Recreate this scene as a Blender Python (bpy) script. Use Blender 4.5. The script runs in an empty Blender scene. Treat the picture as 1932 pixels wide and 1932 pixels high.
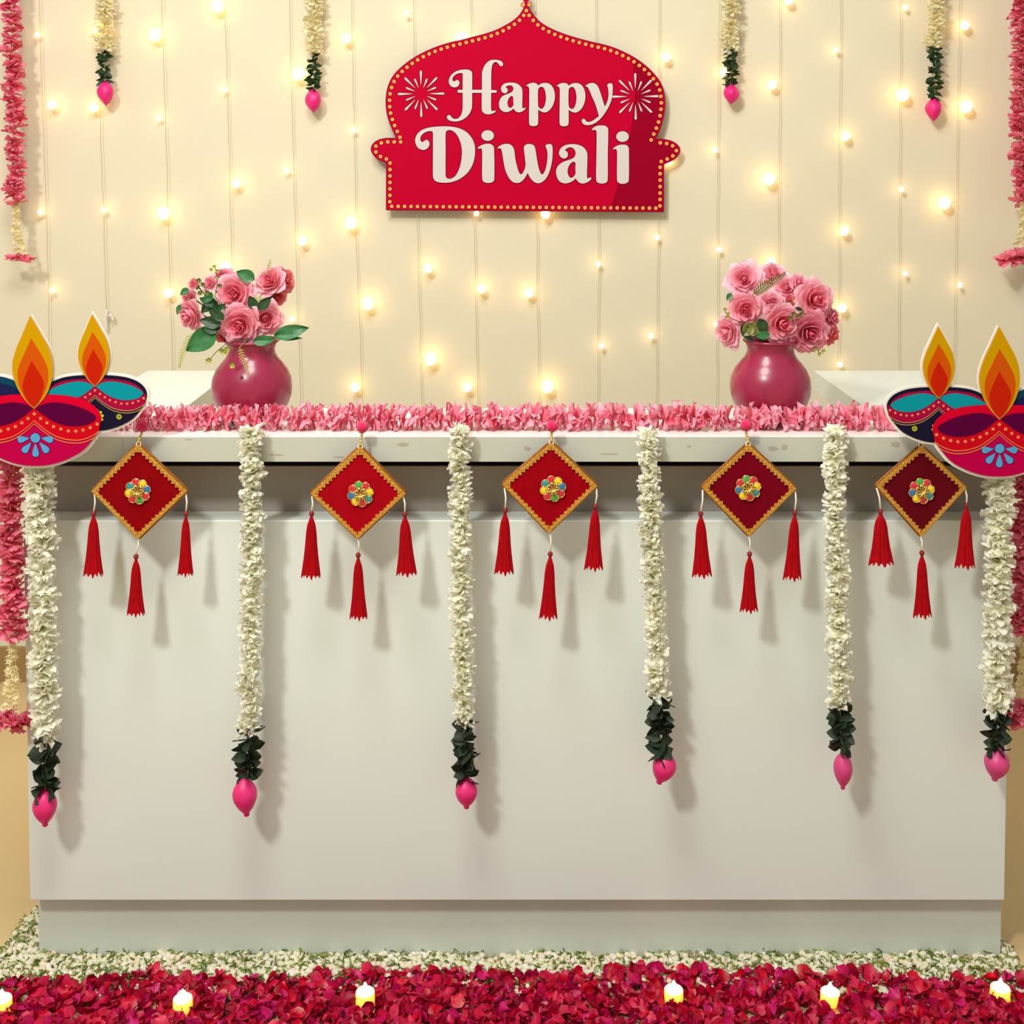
import bpy, math, random
import numpy as np
from mathutils import Vector, Matrix
from mathutils.geometry import tessellate_polygon

random.seed(7); rng = np.random.RandomState(7)
sc = bpy.context.scene
COL = sc.collection
PI = math.pi
R = random.uniform

# ------------------------------------------------------------------ camera
D = 2.5; FPX = 926*D; PITCH = math.radians(2.6); ROW0 = 293 + FPX*math.tan(PITCH)
cp, sp = math.cos(PITCH), math.sin(PITCH)
def ray(px, py):
    a = (px-966)/FPX; b = (ROW0-py)/FPX
    return Vector((a, b*sp+cp, b*cp-sp))
YP = 0.09                                    # face of the plinth
_r = ray(966, 1798); CAMZ = .010-_r.z/_r.y*(D+YP)     # the petals lie about 1 cm deep against it
def P(px, py, Y):                            # where a point of the photograph lies on the plane y = Y
    r = ray(px, py); t = (Y+D)/r.y
    return Vector((r.x*t, Y, CAMZ+r.z*t))
def PF(px, py, z=0.01):                       # ... and on the floor
    r = ray(px, py); t = (z-CAMZ)/r.z
    return Vector((r.x*t, -D+r.y*t, z))
def S(Y): return (Y+D)/FPX
cam = bpy.data.cameras.new('camera'); co = bpy.data.objects.new('camera', cam); COL.objects.link(co)
co.location = (0, -D, CAMZ); co.rotation_euler = (PI/2-PITCH, 0, 0)
cam.sensor_width = 36; cam.lens = FPX/1932*36; cam.shift_y = (ROW0-966)/1932; cam.clip_start = 0.05
sc.camera = co

# ------------------------------------------------------------------ light and exposure
w = bpy.data.worlds.new('world'); sc.world = w; w.use_nodes = True
bg = w.node_tree.nodes['Background']; bg.inputs[0].default_value = (1.0, 0.985, 0.92, 1); bg.inputs[1].default_value = 0.47
def area(name, loc, target, size, energy, col):
    l = bpy.data.lights.new(name, 'AREA'); l.shape = 'DISK'; l.size = size; l.energy = energy; l.color = col
    o = bpy.data.objects.new(name, l); COL.objects.link(o); o.location = loc
    o.rotation_euler = (Vector(target)-Vector(loc)).to_track_quat('-Z', 'Y').to_euler(); return o
area('ceiling_lamp_light', (-1.7, -3.2, 4.3), (0.1, 0.3, 0.6), 0.5, 118, (1.0, 0.99, 0.955))
area('room_lamp_light', (-0.5, -1.15, 3.7), (0, 0.3, 0.6), 1.0, 50, (1.0, 0.985, 0.94))
sc.view_settings.view_transform = 'Standard'; sc.view_settings.look = 'None'
sc.view_settings.gamma = 1; sc.view_settings.use_curve_mapping = False
sc.view_settings.exposure = 0.19

# ------------------------------------------------------------------ materials
def lin(c):
    return tuple(((v/255)/12.92 if v/255 <= 0.04045 else ((v/255+0.055)/1.055)**2.4) for v in c)
def mat(name, rgb, rough=0.5, metal=0.0, bump=0.0, bscale=40.0, vary=0.0, vscale=8.0, emit=None, es=0.0, sheen=0.0,
        attr=False, trans=0.0, coat=0.0, spec=0.5, sss=0.0):
    m = bpy.data.materials.new(name); m.use_nodes = True
    n, l = m.node_tree.nodes, m.node_tree.links
    b = n['Principled BSDF']
    c = lin(rgb) + (1,)
    b.inputs['Base Color'].default_value = c; b.inputs['Roughness'].default_value = rough
    b.inputs['Metallic'].default_value = metal; b.inputs['Sheen Weight'].default_value = sheen
    b.inputs['Coat Weight'].default_value = coat; b.inputs['Specular IOR Level'].default_value = spec
    src = None
    if attr:
        a = n.new('ShaderNodeAttribute'); a.attribute_name = 'Col'; src = a.outputs['Color']
    if vary or bump:
        tc = n.new('ShaderNodeTexCoord')
    if vary:
        nz = n.new('ShaderNodeTexNoise'); nz.inputs['Scale'].default_value = vscale; nz.inputs['Detail'].default_value = 5
        l.new(tc.outputs['Object'], nz.inputs['Vector'])
        mr = n.new('ShaderNodeMapRange'); mr.inputs['From Min'].default_value = .3; mr.inputs['From Max'].default_value = .7
        mr.inputs['To Min'].default_value = 1-vary; mr.inputs['To Max'].default_value = 1+vary
        l.new(nz.outputs['Fac'], mr.inputs['Value'])
        mx = n.new('ShaderNodeVectorMath'); mx.operation = 'SCALE'
        if src: l.new(src, mx.inputs[0])
        else: mx.inputs[0].default_value = c[:3]
        l.new(mr.outputs[0], mx.inputs['Scale']); src = mx.outputs[0]
    if src: l.new(src, b.inputs['Base Color'])
    if bump:
        nb = n.new('ShaderNodeTexNoise'); nb.inputs['Scale'].default_value = bscale; nb.inputs['Detail'].default_value = 4
        l.new(tc.outputs['Object'], nb.inputs['Vector'])
        bp = n.new('ShaderNodeBump'); bp.inputs['Strength'].default_value = bump; bp.inputs['Distance'].default_value = 0.002
        l.new(nb.outputs['Fac'], bp.inputs['Height']); l.new(bp.outputs[0], b.inputs['Normal'])
    if emit:
        b.inputs['Emission Color'].default_value = lin(emit)+(1,); b.inputs['Emission Strength'].default_value = es
    if trans:                                   # thin petals and leaves let light through
        tr = n.new('ShaderNodeBsdfTranslucent'); ms = n.new('ShaderNodeMixShader'); ms.inputs[0].default_value = trans
        if src: l.new(src, tr.inputs['Color'])
        else: tr.inputs['Color'].default_value = c
        out = n['Material Output']
        l.new(b.outputs[0], ms.inputs[1]); l.new(tr.outputs[0], ms.inputs[2]); l.new(ms.outputs[0], out.inputs[0])
    return m

M = dict(
    wall=mat('wall_paint', (222, 212, 184), .8, bump=.08, bscale=120, vary=.02, vscale=1.5),
    floor=mat('floor_stone', (206, 178, 128), .45, bump=.05, bscale=200, vary=.07, vscale=260),
    base=mat('baseboard_brown', (150, 118, 70), .5, vary=.06),
    laminate=mat('white_laminate', (217, 225, 216), .35, vary=.012, vscale=3),
    counter=mat('worn_counter_laminate', (236, 234, 226), .28, vary=.03, vscale=9, bump=.03, bscale=60),
    recess_shade=mat('recess_shade_laminate', (150, 142, 130), .5, vary=.02),  # darker than the panel laminate: the shade of the recess is painted in
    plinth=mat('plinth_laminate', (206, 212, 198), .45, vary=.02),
    edge=mat('worn_edge_band', (186, 188, 172), .45, vary=.03, vscale=9, bump=.03, bscale=60),
    dark=mat('gap_shade_board', (36, 28, 22), .8),  # near-black colour stands for the deep shade under the countertop
    stain=mat('paint_stain', (168, 160, 140), .6, vary=.08, vscale=60),
    petal=mat('petal', (255, 255, 255), .6, attr=True, trans=.38, spec=.12),
    fpetal=mat('fresh_petal', (255, 255, 255), .42, attr=True, trans=.12, spec=.25),
    jas=mat('cloth_petal', (255, 255, 255), .8, attr=True, trans=.45, spec=.1),
    gleaf=mat('dark_leaf', (28, 44, 18), .62, vary=.4, vscale=90, trans=.05),
    gleaf2=mat('dark_leaf_far', (30, 62, 24), .5, vary=.4, vscale=90, trans=.05),
    leaf=mat('leaf_green', (46, 108, 54), .45, vary=.25, vscale=60, trans=.1),
    olive=mat('leaf_olive', (112, 112, 42), .5, vary=.25, vscale=60, trans=.1),
    fern=mat('fern_yellow', (178, 178, 88), .6, vary=.2, vscale=90, trans=.2),
    fernb=mat('fern_brown', (112, 98, 36), .6, vary=.2, vscale=90, trans=.2),
    stem=mat('stem_green', (78, 96, 42), .6, vary=.2),
    bud=mat('lotus_bud_pink', (218, 40, 112), .42, vary=.08, vscale=30, spec=.4),
    budf=mat('lotus_bud_far', (232, 26, 122), .45, bump=.5, bscale=90, vary=.1, vscale=50),
    budd=mat('lotus_bud_dusky', (205, 62, 122), .45, vary=.08, vscale=30),
    vase=mat('glazed_clay_plum', (146, 26, 62), .3, vary=.14, vscale=12, bump=.15, bscale=14, coat=.15),
    thread=mat('thread_green', (150, 160, 120), .8),
    pinkthread=mat('thread_pink', (240, 120, 150), .8),
    string=mat('thread_cream', (238, 222, 170), .8),
    wire=mat('clear_wire', (196, 178, 128), .45, spec=.6),
    plug=mat('clear_plastic', (226, 222, 208), .25, spec=.7),
    bulb=mat('glowing_bulb', (255, 230, 180), .4, emit=(255, 206, 126), es=6.5),
    bulbs=mat('glowing_bulb_small', (255, 230, 190), .4, emit=(255, 214, 150), es=9.5),
    gold=mat('gold_lace', (214, 160, 66), .34, metal=.75, bump=.9, bscale=420, vary=.25, vscale=300),
    goldd=mat('gold_cord', (150, 92, 36), .45, metal=.5, bump=.5, bscale=300, vary=.2, vscale=200),
    goldb=mat('gold_bead', (232, 200, 110), .2, metal=.8),
    silver=mat('white_cord', (240, 232, 214), .5),
    pom=mat('pompom_wool', (236, 0, 92), .95, bump=1.0, bscale=500, sheen=.4, vary=.2, vscale=300),
    tassel=mat('tassel_silk', (158, 0, 12), .55, vary=.16, vscale=60, spec=.1),
    knot=mat('tassel_knot', (128, 10, 18), .6),
    wax=mat('tealight_wax', (255, 226, 120), .5, emit=(255, 196, 60), es=1.1),
    waxtop=mat('tealight_top', (255, 244, 200), .5, emit=(255, 232, 170), es=2.2),
    flame=mat('tealight_flame', (255, 255, 240), .4, emit=(255, 240, 200), es=7),
    white=mat('print_board_white', (232, 228, 214), .6),
    letter=mat('print_letter', (226, 216, 206), .65),
)
def flat(name, rgb, rough=.6): 
    return mat(name, rgb, rough, spec=.04)
for k, c in dict(sred=(190, 0, 44), sdark=(150, 0, 34), sedge=(110, 0, 28), sdot=(250, 168, 84), sout=(118, 0, 30),
                 dmag=(200, 0, 74), drim=(226, 0, 44), dband=(214, 6, 28), dpur=(92, 0, 58), dline=(246, 136, 62),
                 ddot=(252, 150, 84), dblue=(92, 172, 222), dbo=(70, 40, 110), fyel=(214, 160, 0), fora=(218, 88, 6), fred=(206, 34, 4),
                 fout=(240, 170, 90), rnav=(26, 22, 48), rred=(176, 10, 62), rtea=(8, 156, 168), rlin=(214, 156, 98),
                 rdot=(250, 140, 90), ryel=(208, 214, 50), tteal=(12, 70, 92), tnavy=(28, 34, 82), tline=(90, 110, 160)).items():
    M[k] = flat('print_'+k, c if k[0] == 's' else tuple(v*.88 for v in c))
M['letter'] = flat('print_letter_face', (212, 203, 196))

# ------------------------------------------------------------------ mesh helpers
class MB:
    def __init__(s): s.v = []; s.f = []; s.c = []; s.m = []; s.n = 0
    def add(s, v, f, col=None, mi=0):
        v = np.asarray(v, float).reshape(-1, 3); s.v.append(v); s.f += [tuple(i+s.n for i in q) for q in f]; s.m += [mi]*len(f)
        if col is None: col = np.ones((len(v), 3))
        col = np.asarray(col, float)
        if col.ndim == 1: col = np.tile(col, (len(v), 1))
        s.c.append(col); s.n += len(v); return s
    def box(s, x0, x1, y0, y1, z0, z1, mi=0):
        v = [(x, y, z) for z in (z0, z1) for y in (y0, y1) for x in (x0, x1)]
        return s.add(v, [(0, 2, 3, 1), (4, 5, 7, 6), (0, 1, 5, 4), (2, 6, 7, 3), (0, 4, 6, 2), (1, 3, 7, 5)], mi=mi)
    def sphere(s, c, r, nu=10, nv=7, sc_=(1, 1, 1), col=None, mi=0):
        v = [(0, 0, 1)]; f = []
        for i in range(1, nv):
            t = PI*i/nv
            for j in range(nu): v.append((math.sin(t)*math.cos(2*PI*j/nu), math.sin(t)*math.sin(2*PI*j/nu), math.cos(t)))
        v.append((0, 0, -1)); L = len(v)-1
        for j in range(nu):
            k = (j+1) % nu
            f.append((0, 1+j, 1+k)); f.append((L, L-nu+k, L-nu+j))
            for i in range(nv-2): a = 1+i*nu; f.append((a+j, a+nu+j, a+nu+k, a+k))
        v = np.array(v)*np.array(sc_)*r+np.array(c)
        return s.add(v, f, col, mi)
    def tube(s, pts, r, n=6, mi=0, col=None):
        pts = [Vector(p) for p in pts]; v = []; f = []
        for i, p in enumerate(pts):
            t = (pts[min(i+1, len(pts)-1)]-pts[max(i-1, 0)]).normalized()
            a = t.cross(Vector((0, 1, 0)) if abs(t.y) < .9 else Vector((1, 0, 0))).normalized(); b = t.cross(a)
            rr = r[i] if isinstance(r, (list, tuple)) else r
            for j in range(n): v.append(p+(a*math.cos(2*PI*j/n)+b*math.sin(2*PI*j/n))*rr)
        for i in range(len(pts)-1):
            for j in range(n): k = (j+1) % n; f.append((i*n+j, i*n+k, i*n+n+k, i*n+n+j))
        f.append(tuple(range(n))[::-1]); f.append(tuple(range((len(pts)-1)*n, len(pts)*n)))
        return s.add([tuple(q) for q in v], f, col, mi)
    def lathe(s, prof, n=48, c=(0, 0, 0), fn=None, mi=0, sy=1.0, col=None):
        v = []; f = []; m = len(prof)
        for i, (r, z) in enumerate(prof):
            for j in range(n):
                a = 2*PI*j/n; rr = r*(fn(a, i/(m-1)) if fn else 1)
                v.append((c[0]+rr*math.cos(a), c[1]+rr*math.sin(a)*sy, c[2]+z))
        for i in range(m-1):
            for j in range(n): k = (j+1) % n; f.append((i*n+j, i*n+k, i*n+n+k, i*n+n+j))
        f.append(tuple(range(n))[::-1]); f.append(tuple(range((m-1)*n, m*n)))
        return s.add(v, f, col, mi)
    def poly(s, polys, y0, y1, mi=0):
        """flat plate in x/z from an outline and its holes; front at y0, back at y1"""
        pl = [[Vector((x, z, 0)) for x, z in p] for p in polys]
        tris = tessellate_polygon(pl); flatp = [q for p in pl for q in p]; n = len(flatp)
        v = [(q.x, y0, q.y) for q in flatp]+[(q.x, y1, q.y) for q in flatp]; f = []
        for t in tris:
            a, b, c = [flatp[i] for i in t]; cr = (b-a).cross(c-a).z
            if abs(cr) < 1e-14: continue
            t = tuple(t) if cr > 0 else tuple(t[::-1])      # x right, z up, seen from -y
            f.append(t); f.append(tuple(i+n for i in t[::-1]))
        o = 0
        for p in pl:
            m = len(p)
            for i in range(m): j = (i+1) % m; f.append((o+i, o+j, o+j+n, o+i+n))
            o += m
        return s.add(v, f, mi=mi)
    def mesh(s, name, mats, smooth=False):
        me = bpy.data.meshes.new(name); me.from_pydata(np.concatenate(s.v).tolist(), [], s.f); 
        for m in (mats if isinstance(mats, (list, tuple)) else [mats]): me.materials.append(m)
        if max(s.m) > 0: me.polygons.foreach_set('material_index', s.m)
        ca = me.color_attributes.new('Col', 'FLOAT_COLOR', 'POINT')
        c = np.concatenate(s.c); ca.data.foreach_set('color', np.concatenate([c, np.ones((len(c), 1))], 1).astype(np.float32).ravel())
        if smooth: me.polygons.foreach_set('use_smooth', [True]*len(me.polygons))
        me.update(); return me
    def build(s, name, mats, parent=None, smooth=False, loc=(0, 0, 0)):
        return inst(name, s.mesh(name, mats, smooth), parent, loc)
def inst(name, me, parent=None, loc=(0, 0, 0), mtx=None):
    o = bpy.data.objects.new(name, me); COL.objects.link(o)
    if parent: o.parent = parent
    if mtx is not None: o.matrix_local = mtx
    else: o.location = loc
    return o
def tag(o, label=None, cat=None, group=None, kind=None):
    if label: o['label'] = label
    if cat: o['category'] = cat
    if group: o['group'] = group
    if kind: o['kind'] = kind
    return o
def thing(name, loc, label, cat, group=None):
    o = bpy.data.objects.new(name, None); COL.objects.link(o); o.location = loc; o.empty_display_size = .02
    return tag(o, label, cat, group)
def bevel(o, wd, seg=2):
    m = o.modifiers.new('edge', 'BEVEL'); m.width = wd; m.segments = seg; m.limit_method = 'ANGLE'; return o

def smooth_poly(pts, closed=True, k=6):
    """pts: (x, y) or (x, y, 'c') for a corner -> sampled smooth outline"""
    n = len(pts); P2 = [Vector((p[0], p[1])) for p in pts]; cor = [len(p) > 2 for p in pts]; out = []
    def tan(i):
        return (P2[(i+1) % n]-P2[(i-1) % n]).normalized()
    for i in range(n if closed else n-1):
        j = (i+1) % n; a, b = P2[i], P2[j]; L = (b-a).length
        ta = (b-a).normalized() if cor[i] or (not closed and i == 0) else tan(i)
        tb = (b-a).normalized() if cor[j] or (not closed and j == n-1) else tan(j)
        h = L*.36; h1, h2 = a+ta*h, b-tb*h
        for s_ in range(k):
            t = s_/k; u = 1-t
            q = a*u**3+h1*3*u*u*t+h2*3*u*t*t+b*t**3; out.append((q.x, q.y))
    if not closed: out.append(tuple(P2[-1]))
    return out
def area2(p): return sum(p[i][0]*p[(i+1) % len(p)][1]-p[(i+1) % len(p)][0]*p[i][1] for i in range(len(p)))/2
def offset(p, d):
    """move a closed outline outwards by d"""
    s_ = 1 if area2(p) > 0 else -1; n = len(p); out = []
    for i in range(n):
        a, b, c = Vector(p[i-1]), Vector(p[i]), Vector(p[(i+1) % n])
        e1, e2 = (b-a), (c-b)
        if e1.length < 1e-9 or e2.length < 1e-9: out.append(p[i]); continue
        n1 = Vector((e1.y, -e1.x)).normalized(); n2 = Vector((e2.y, -e2.x)).normalized()
        m = n1+n2
        if m.length < .3: m = n1
        m.normalize(); q = max(.45, m.dot(n1)); q = b+m*(d*s_/q); out.append((q.x, q.y))
    return out
def sample(p, step, closed=True):
    pts = [Vector(q) for q in p]+([Vector(p[0])] if closed else []); L = [0]
    for a, b in zip(pts, pts[1:]): L.append(L[-1]+(b-a).length)
    n = max(1, round(L[-1]/step)); out = []; k = 0
    for i in range(n if closed else n+1):
        t = L[-1]*i/n
        while k < len(L)-2 and L[k+1] < t: k += 1
        out.append(pts[k].lerp(pts[k+1], (t-L[k])/max(1e-9, L[k+1]-L[k])))
    return out

def petal(L, W, cup=.2, curl=.2, nu=4, nv=4, base=.15, point=0.0, ruf=0.0):
    """petal lying along +x, opening towards +z; returns verts, faces, u per vertex"""
    v = []; us = []; f = []; ph = R(0, 6)
    for i in range(nu+1):
        u = i/nu
        wd = W/2*(base+(1-base)*math.sin(PI*min(1, u*.62+.02)))*(1 if u < .99 else .55)
        if u > .7: wd *= 1-(u-.7)/.3*(.35+.5*point)
        for j in range(nv+1):
            t = -1+2*j/nv
            x = L*(u-(abs(t)**2)*.13*u*(1+point)); y = wd*t
            z = cup*W*t*t*u+curl*L*u*u+ruf*L*u*math.sin(t*3.3+ph+u*2)
            v.append((x, y, z)); us.append(u)
    for i in range(nu):
        for j in range(nv): a = i*(nv+1)+j; f.append((a, a+nv+1, a+nv+2, a+1))
    return np.array(v), f, np.array(us)
def xf(v, m): 
    m = np.array(m); return v@m[:3, :3].T+m[:3, 3]
def mix(a, b, t):
    a, b = np.array(lin(a)), np.array(lin(b)); t = np.asarray(t)[:, None]; return a*(1-t)+b*t

def leaf_shape(L, W, cup=.2, curl=-.1, nu=8, nv=6, round_=.75, ruf=.02):
    v = []; us = []; f = []; ph = R(0, 6)
    for i in range(nu+1):
        u = i/nu; wd = W/2*max(.02, math.sin(PI*u**round_))**.8
        if i == nu: wd = W*.01
        for j in range(nv+1):
            t = -1+2*j/nv; v.append((L*u, wd*t, cup*W*abs(t)**1.3*.6+curl*L*u*u+ruf*L*math.sin(t*4+ph+u*5))); us.append(u)
    for i in range(nu):
        for j in range(nv): a = i*(nv+1)+j; f.append((a, a+nv+1, a+nv+2, a+1))
    return np.array(v), f, np.array(us)

# ------------------------------------------------------------------ the setting
YW = 1.5
fl = MB(); fl.box(-4, 4, -4.5, YW+.1, -.05, 0); tag(fl.build('floor', M['floor']), kind='structure')
wl = MB(); wl.box(-4, 4, YW, YW+.12, 0, 3.2); tag(wl.build('wall_back', M['wall']), kind='structure')
bb = MB(); bb.box(-4, 4, YW-.018, YW, 0, .115); tag(bb.build('baseboard_back', M['base']), kind='structure')

# ------------------------------------------------------------------ reception counter
desk = thing('reception_counter', (0, 0, 0), 'long white laminate reception counter standing behind the flower carpet', 'counter')
zt = P(966, 823, 0).z; zb = P(966, 871, 0).z
xl, xr = P(50, 840, 0).x, P(1965, 840, 0).x
o = MB().box(xl, xr, .0012, .28, zb, zt).build('countertop', M['counter'], desk); bevel(o, .0015)
MB().box(xl, xr, 0, .0011, zb, zt-.0018).build('edge_band', M['edge'], desk)
ye = .77
for xo, xi, nm in ((P(278, 692, ye).x, P(440, 692, ye).x, 'side_worktop'), (P(1742, 695, ye).x, P(1536, 695, ye).x, 'side_worktop')):
    a, b = sorted((xo, xi)); o = MB().box(a, b, .281, ye, zb, zt).build(nm, M['laminate'], desk); bevel(o, .0015)
YF = .05
pl, pr = P(40, 980, YF).x, P(1906, 980, YF).x; pt, pb = P(966, 982, YF).z, P(966, 1699, YF).z
pl2, pr2 = P(60, 1699, YF).x, P(1898, 1699, YF).x
pl = (pl+pl2)/2; pr = (pr+pr2)/2
o = MB().box(pl, pr, YF, YF+.15, pb, pt).build('front_panel', M['laminate'], desk); bevel(o, .0025, 3)
o = MB().box(pl+.01, pr-.01, YF+.067, YF+.075, pt+.0005, zb-.040).build('recessed_band', M['recess_shade'], desk)
MB().box(pl+.01, pr-.01, YF+.13, YF+.15, pt+.0005, zb-.0005).build('painted_gap_shade', M['dark'], desk)  # dark strip added as the black shade under the countertop
kl, kr = P(73, 1750, YP).x, P(1889, 1750, YP).x
o = MB().box(kl, kr, YP, YP+.16, 0, pb-.0005).build('plinth', M['plinth'], desk); bevel(o, .0015)
for a, b in ((P(278, 692, ye).x+.01, P(278, 692, ye).x+.03), (P(1742, 695, ye).x-.03, P(1742, 695, ye).x-.01)):
    MB().box(a, b, YF+.16, ye-.02, 0, zb-.0005).build('side_panel', M['laminate'], desk)
# old glue and paint marks on the edge of the top
for px, py, w_, h_ in ((760, 838, 26, 8), (1458, 846, 22, 10), (1480, 843, 14, 12), (520, 858, 30, 4), (640, 862, 24, 3), (995, 846, 14, 10),
                       (1690, 838, 20, 14), (355, 829, 18, 2), (232, 838, 1.2, 22), (880, 852, 18, 4), (1150, 856, 40, 3), (1300, 842, 10, 4)):
    c = P(px, py, 0); k = S(0)
    q = [(c.x+w_*k/2*math.cos(t)*R(.75, 1.1), c.z+h_*k/2*math.sin(t)*R(.7, 1.1)) for t in np.linspace(0, 2*PI, 12)[:-1]]
    MB().poly([q], -.0004, .0004).build('worn_mark', M['stain'], desk)

# ------------------------------------------------------------------ Happy Diwali sign
YS = YW-.046; C0 = P(992, 210, YS)
sign = thing('hanging_sign', C0, 'red temple arch shaped sign reading Happy Diwali on the wall', 'sign')
def sl(px, py): q = P(px, py, YS); return (q.x-C0.x, q.z-C0.z)
def zmap(pts, ox, oy, s_):
    return [(ox+p[0]/s_, oy+p[1]/s_)+tuple(p[2:]) for p in pts]
def glyph(pts, ox, oy, s_):
    return [sl(*q) for q in smooth_poly(zmap(pts, ox, oy, s_), k=5)]
c = 'c'
out = [(973, 8, c), (988, 40), (1012, 75), (1052, 117), (1120, 155), (1200, 185), (1300, 213), (1400, 237), (1480, 268), (1560, 313), (1630, 372),
       (1680, 440), (1697, 510), (1695, 580), (1680, 650), (1650, 722, c), (1700, 725), (1745, 740), (1774, 768), (1773, 798), (1745, 832), (1692, 857, c),
       (1691, 1105, c), (243, 1095, c), (244, 850, c), (200, 830), (170, 797), (165, 768), (185, 738), (230, 720), (295, 718, c), (265, 650), (245, 580),
       (243, 500), (260, 430), (300, 370), (380, 305), (470, 257), (560, 225), (680, 195), (790, 165), (870, 128), (930, 85), (960, 40)]
outl = glyph(out, 640, 0, 2.76); k = S(YS)
b_ = MB().poly([outl], 0, .006).build('board', [M['sedge']], sign)
ins = offset(outl, -1.2*k); MB().poly([ins], -.0004, .0002).build('red_face', [M['sred']], sign)
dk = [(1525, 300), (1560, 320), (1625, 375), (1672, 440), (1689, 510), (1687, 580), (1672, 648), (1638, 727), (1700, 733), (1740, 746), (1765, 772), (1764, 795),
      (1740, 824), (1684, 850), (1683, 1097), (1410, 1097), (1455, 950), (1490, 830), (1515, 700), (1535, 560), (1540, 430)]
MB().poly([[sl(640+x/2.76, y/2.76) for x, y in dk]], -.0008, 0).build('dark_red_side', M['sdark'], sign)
dots = MB(); dring = MB()
prev = []
for q in sample(offset(outl, -7.6*k), 12.15*k):
    if any((q-p_).length < 8*k for p_ in prev): continue
    prev.append(q)
    ring = [(q.x+3.4*k*math.cos(t), q.y+3.4*k*math.sin(t)) for t in np.linspace(0, 2*PI, 13)[:-1]]
    dots.poly([ring], -.0016, -.0008)
    dring.poly([[(q.x+4.6*k*math.cos(t), q.y+4.6*k*math.sin(t)) for t in np.linspace(0, 2*PI, 13)[:-1]]], -.0011, -.0005)
dots.build('border_dots', M['sdot'], sign); dring.build('dot_outlines', M['sdark'], sign)
A = (820, 100, 10.733); B = (980, 100, 6.9); Cc = (770, 225, 8.782); Dd = (980, 225, 8.782)
gH = [(570, 440, c), (555, 408), (510, 408), (440, 430), (385, 475), (362, 520), (368, 560), (395, 575), (425, 562), (455, 548), (490, 565), (505, 605), (490, 650),
      (455, 685), (400, 697), (345, 680), (305, 640), (287, 580), (300, 510), (345, 440), (420, 380), (520, 345), (620, 335), (700, 345), (745, 375), (760, 420),
      (760, 745, c), (960, 745, c), (960, 420), (975, 340), (1010, 260), (1060, 195), (1130, 150), (1215, 138), (1300, 148), (1360, 175), (1385, 215), (1380, 255),
      (1350, 270), (1320, 255), (1290, 215), (1250, 185), (1210, 190), (1175, 230), (1155, 310), (1148, 420), (1145, 750, c), (1250, 755, c), (1260, 780, c), (1250, 805, c),
      (1145, 808, c), (1145, 1130), (1158, 1170), (1190, 1175), (1220, 1165), (1238, 1180), (1220, 1200), (1160, 1230), (1080, 1243), (1010, 1225), (965, 1180),
      (955, 1130), (955, 808, c), (760, 808, c), (758, 1080), (740, 1160), (690, 1250), (610, 1325), (520, 1370), (420, 1387), (330, 1375), (270, 1345), (248, 1305),
      (262, 1270), (295, 1255), (325, 1275), (360, 1315), (410, 1335), (470, 1325), (520, 1280), (555, 1200), (568, 1100), (568, 805, c), (475, 805, c), (462, 778, c),
      (475, 745, c), (568, 748, c)]
ga = [(1600, 1125, c), (1540, 1170), (1450, 1197), (1370, 1175), (1320, 1120), (1303, 1040), (1320, 950), (1370, 880), (1450, 840), (1530, 810), (1580, 770),
      (1595, 720), (1580, 680), (1540, 657), (1490, 660), (1430, 690, c), (1455, 705), (1480, 740), (1475, 780), (1445, 812), (1410, 815), (1365, 790), (1345, 735),
      (1355, 680), (1400, 630), (1470, 605), (1560, 600), (1650, 615), (1720, 655), (1765, 715), (1778, 790), (1775, 1090), (1785, 1118), (1805, 1118), (1830, 1105),
      (1843, 1118), (1815, 1155), (1760, 1190), (1700, 1202), (1640, 1180), (1610, 1140)]
gah = [(1590, 900), (1565, 872), (1525, 890), (1490, 945), (1475, 1010), (1490, 1075), (1520, 1110), (1560, 1100), (1595, 1050), (1592, 980)]
gp = [(85, 435, c), (100, 415), (140, 395), (185, 388), (225, 400), (245, 425, c), (280, 400), (330, 390), (390, 402), (435, 450), (458, 520), (460, 590), (440, 670),
      (400, 735), (350, 770), (310, 772), (270, 755), (243, 738, c), (243, 905), (235, 935), (205, 950), (160, 950), (133, 935), (125, 900), (128, 480), (120, 445), (100, 432)]
gph = [(243, 485), (255, 455), (285, 440), (315, 455), (335, 500), (345, 580), (335, 660), (310, 715), (280, 727), (255, 710), (243, 680)]
gy = [(850, 435, c), (875, 415), (920, 393), (965, 393), (1005, 415), (1035, 465), (1075, 585), (1110, 700, c), (1140, 640), (1158, 560), (1155, 470), (1143, 425),
      (1150, 405), (1175, 395), (1200, 398), (1213, 420), (1213, 500), (1203, 590), (1175, 670), (1120, 770), (1050, 860), (970, 920), (890, 940), (840, 930), (812, 895),
      (815, 865), (840, 855), (855, 870), (875, 893), (920, 895), (970, 870), (1010, 840), (1035, 822, c), (1020, 770), (985, 660), (940, 560), (905, 475), (880, 440), (864, 434)]
gD = [(412, 225), (405, 205), (370, 197), (310, 205), (250, 240), (210, 290), (205, 340), (225, 375), (255, 370), (280, 350), (310, 342), (345, 370), (355, 415), (335, 465),
      (290, 500), (240, 508), (180, 485), (135, 430), (118, 360), (130, 290), (180, 215), (270, 160), (400, 130), (560, 118), (700, 122), (830, 145), (950, 200), (1040, 290),
      (1095, 400), (1110, 520), (1098, 650), (1060, 770), (990, 880), (900, 960), (800, 1015), (680, 1048), (560, 1050), (480, 1035), (430, 1000), (413, 940), (412, 600)]
gDh = [(625, 220), (650, 187), (700, 180), (750, 200), (810, 260), (860, 360), (888, 480), (890, 600), (865, 760), (820, 880), (770, 950), (710, 983), (660, 982),
       (628, 955), (622, 900), (622, 500)]
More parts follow.
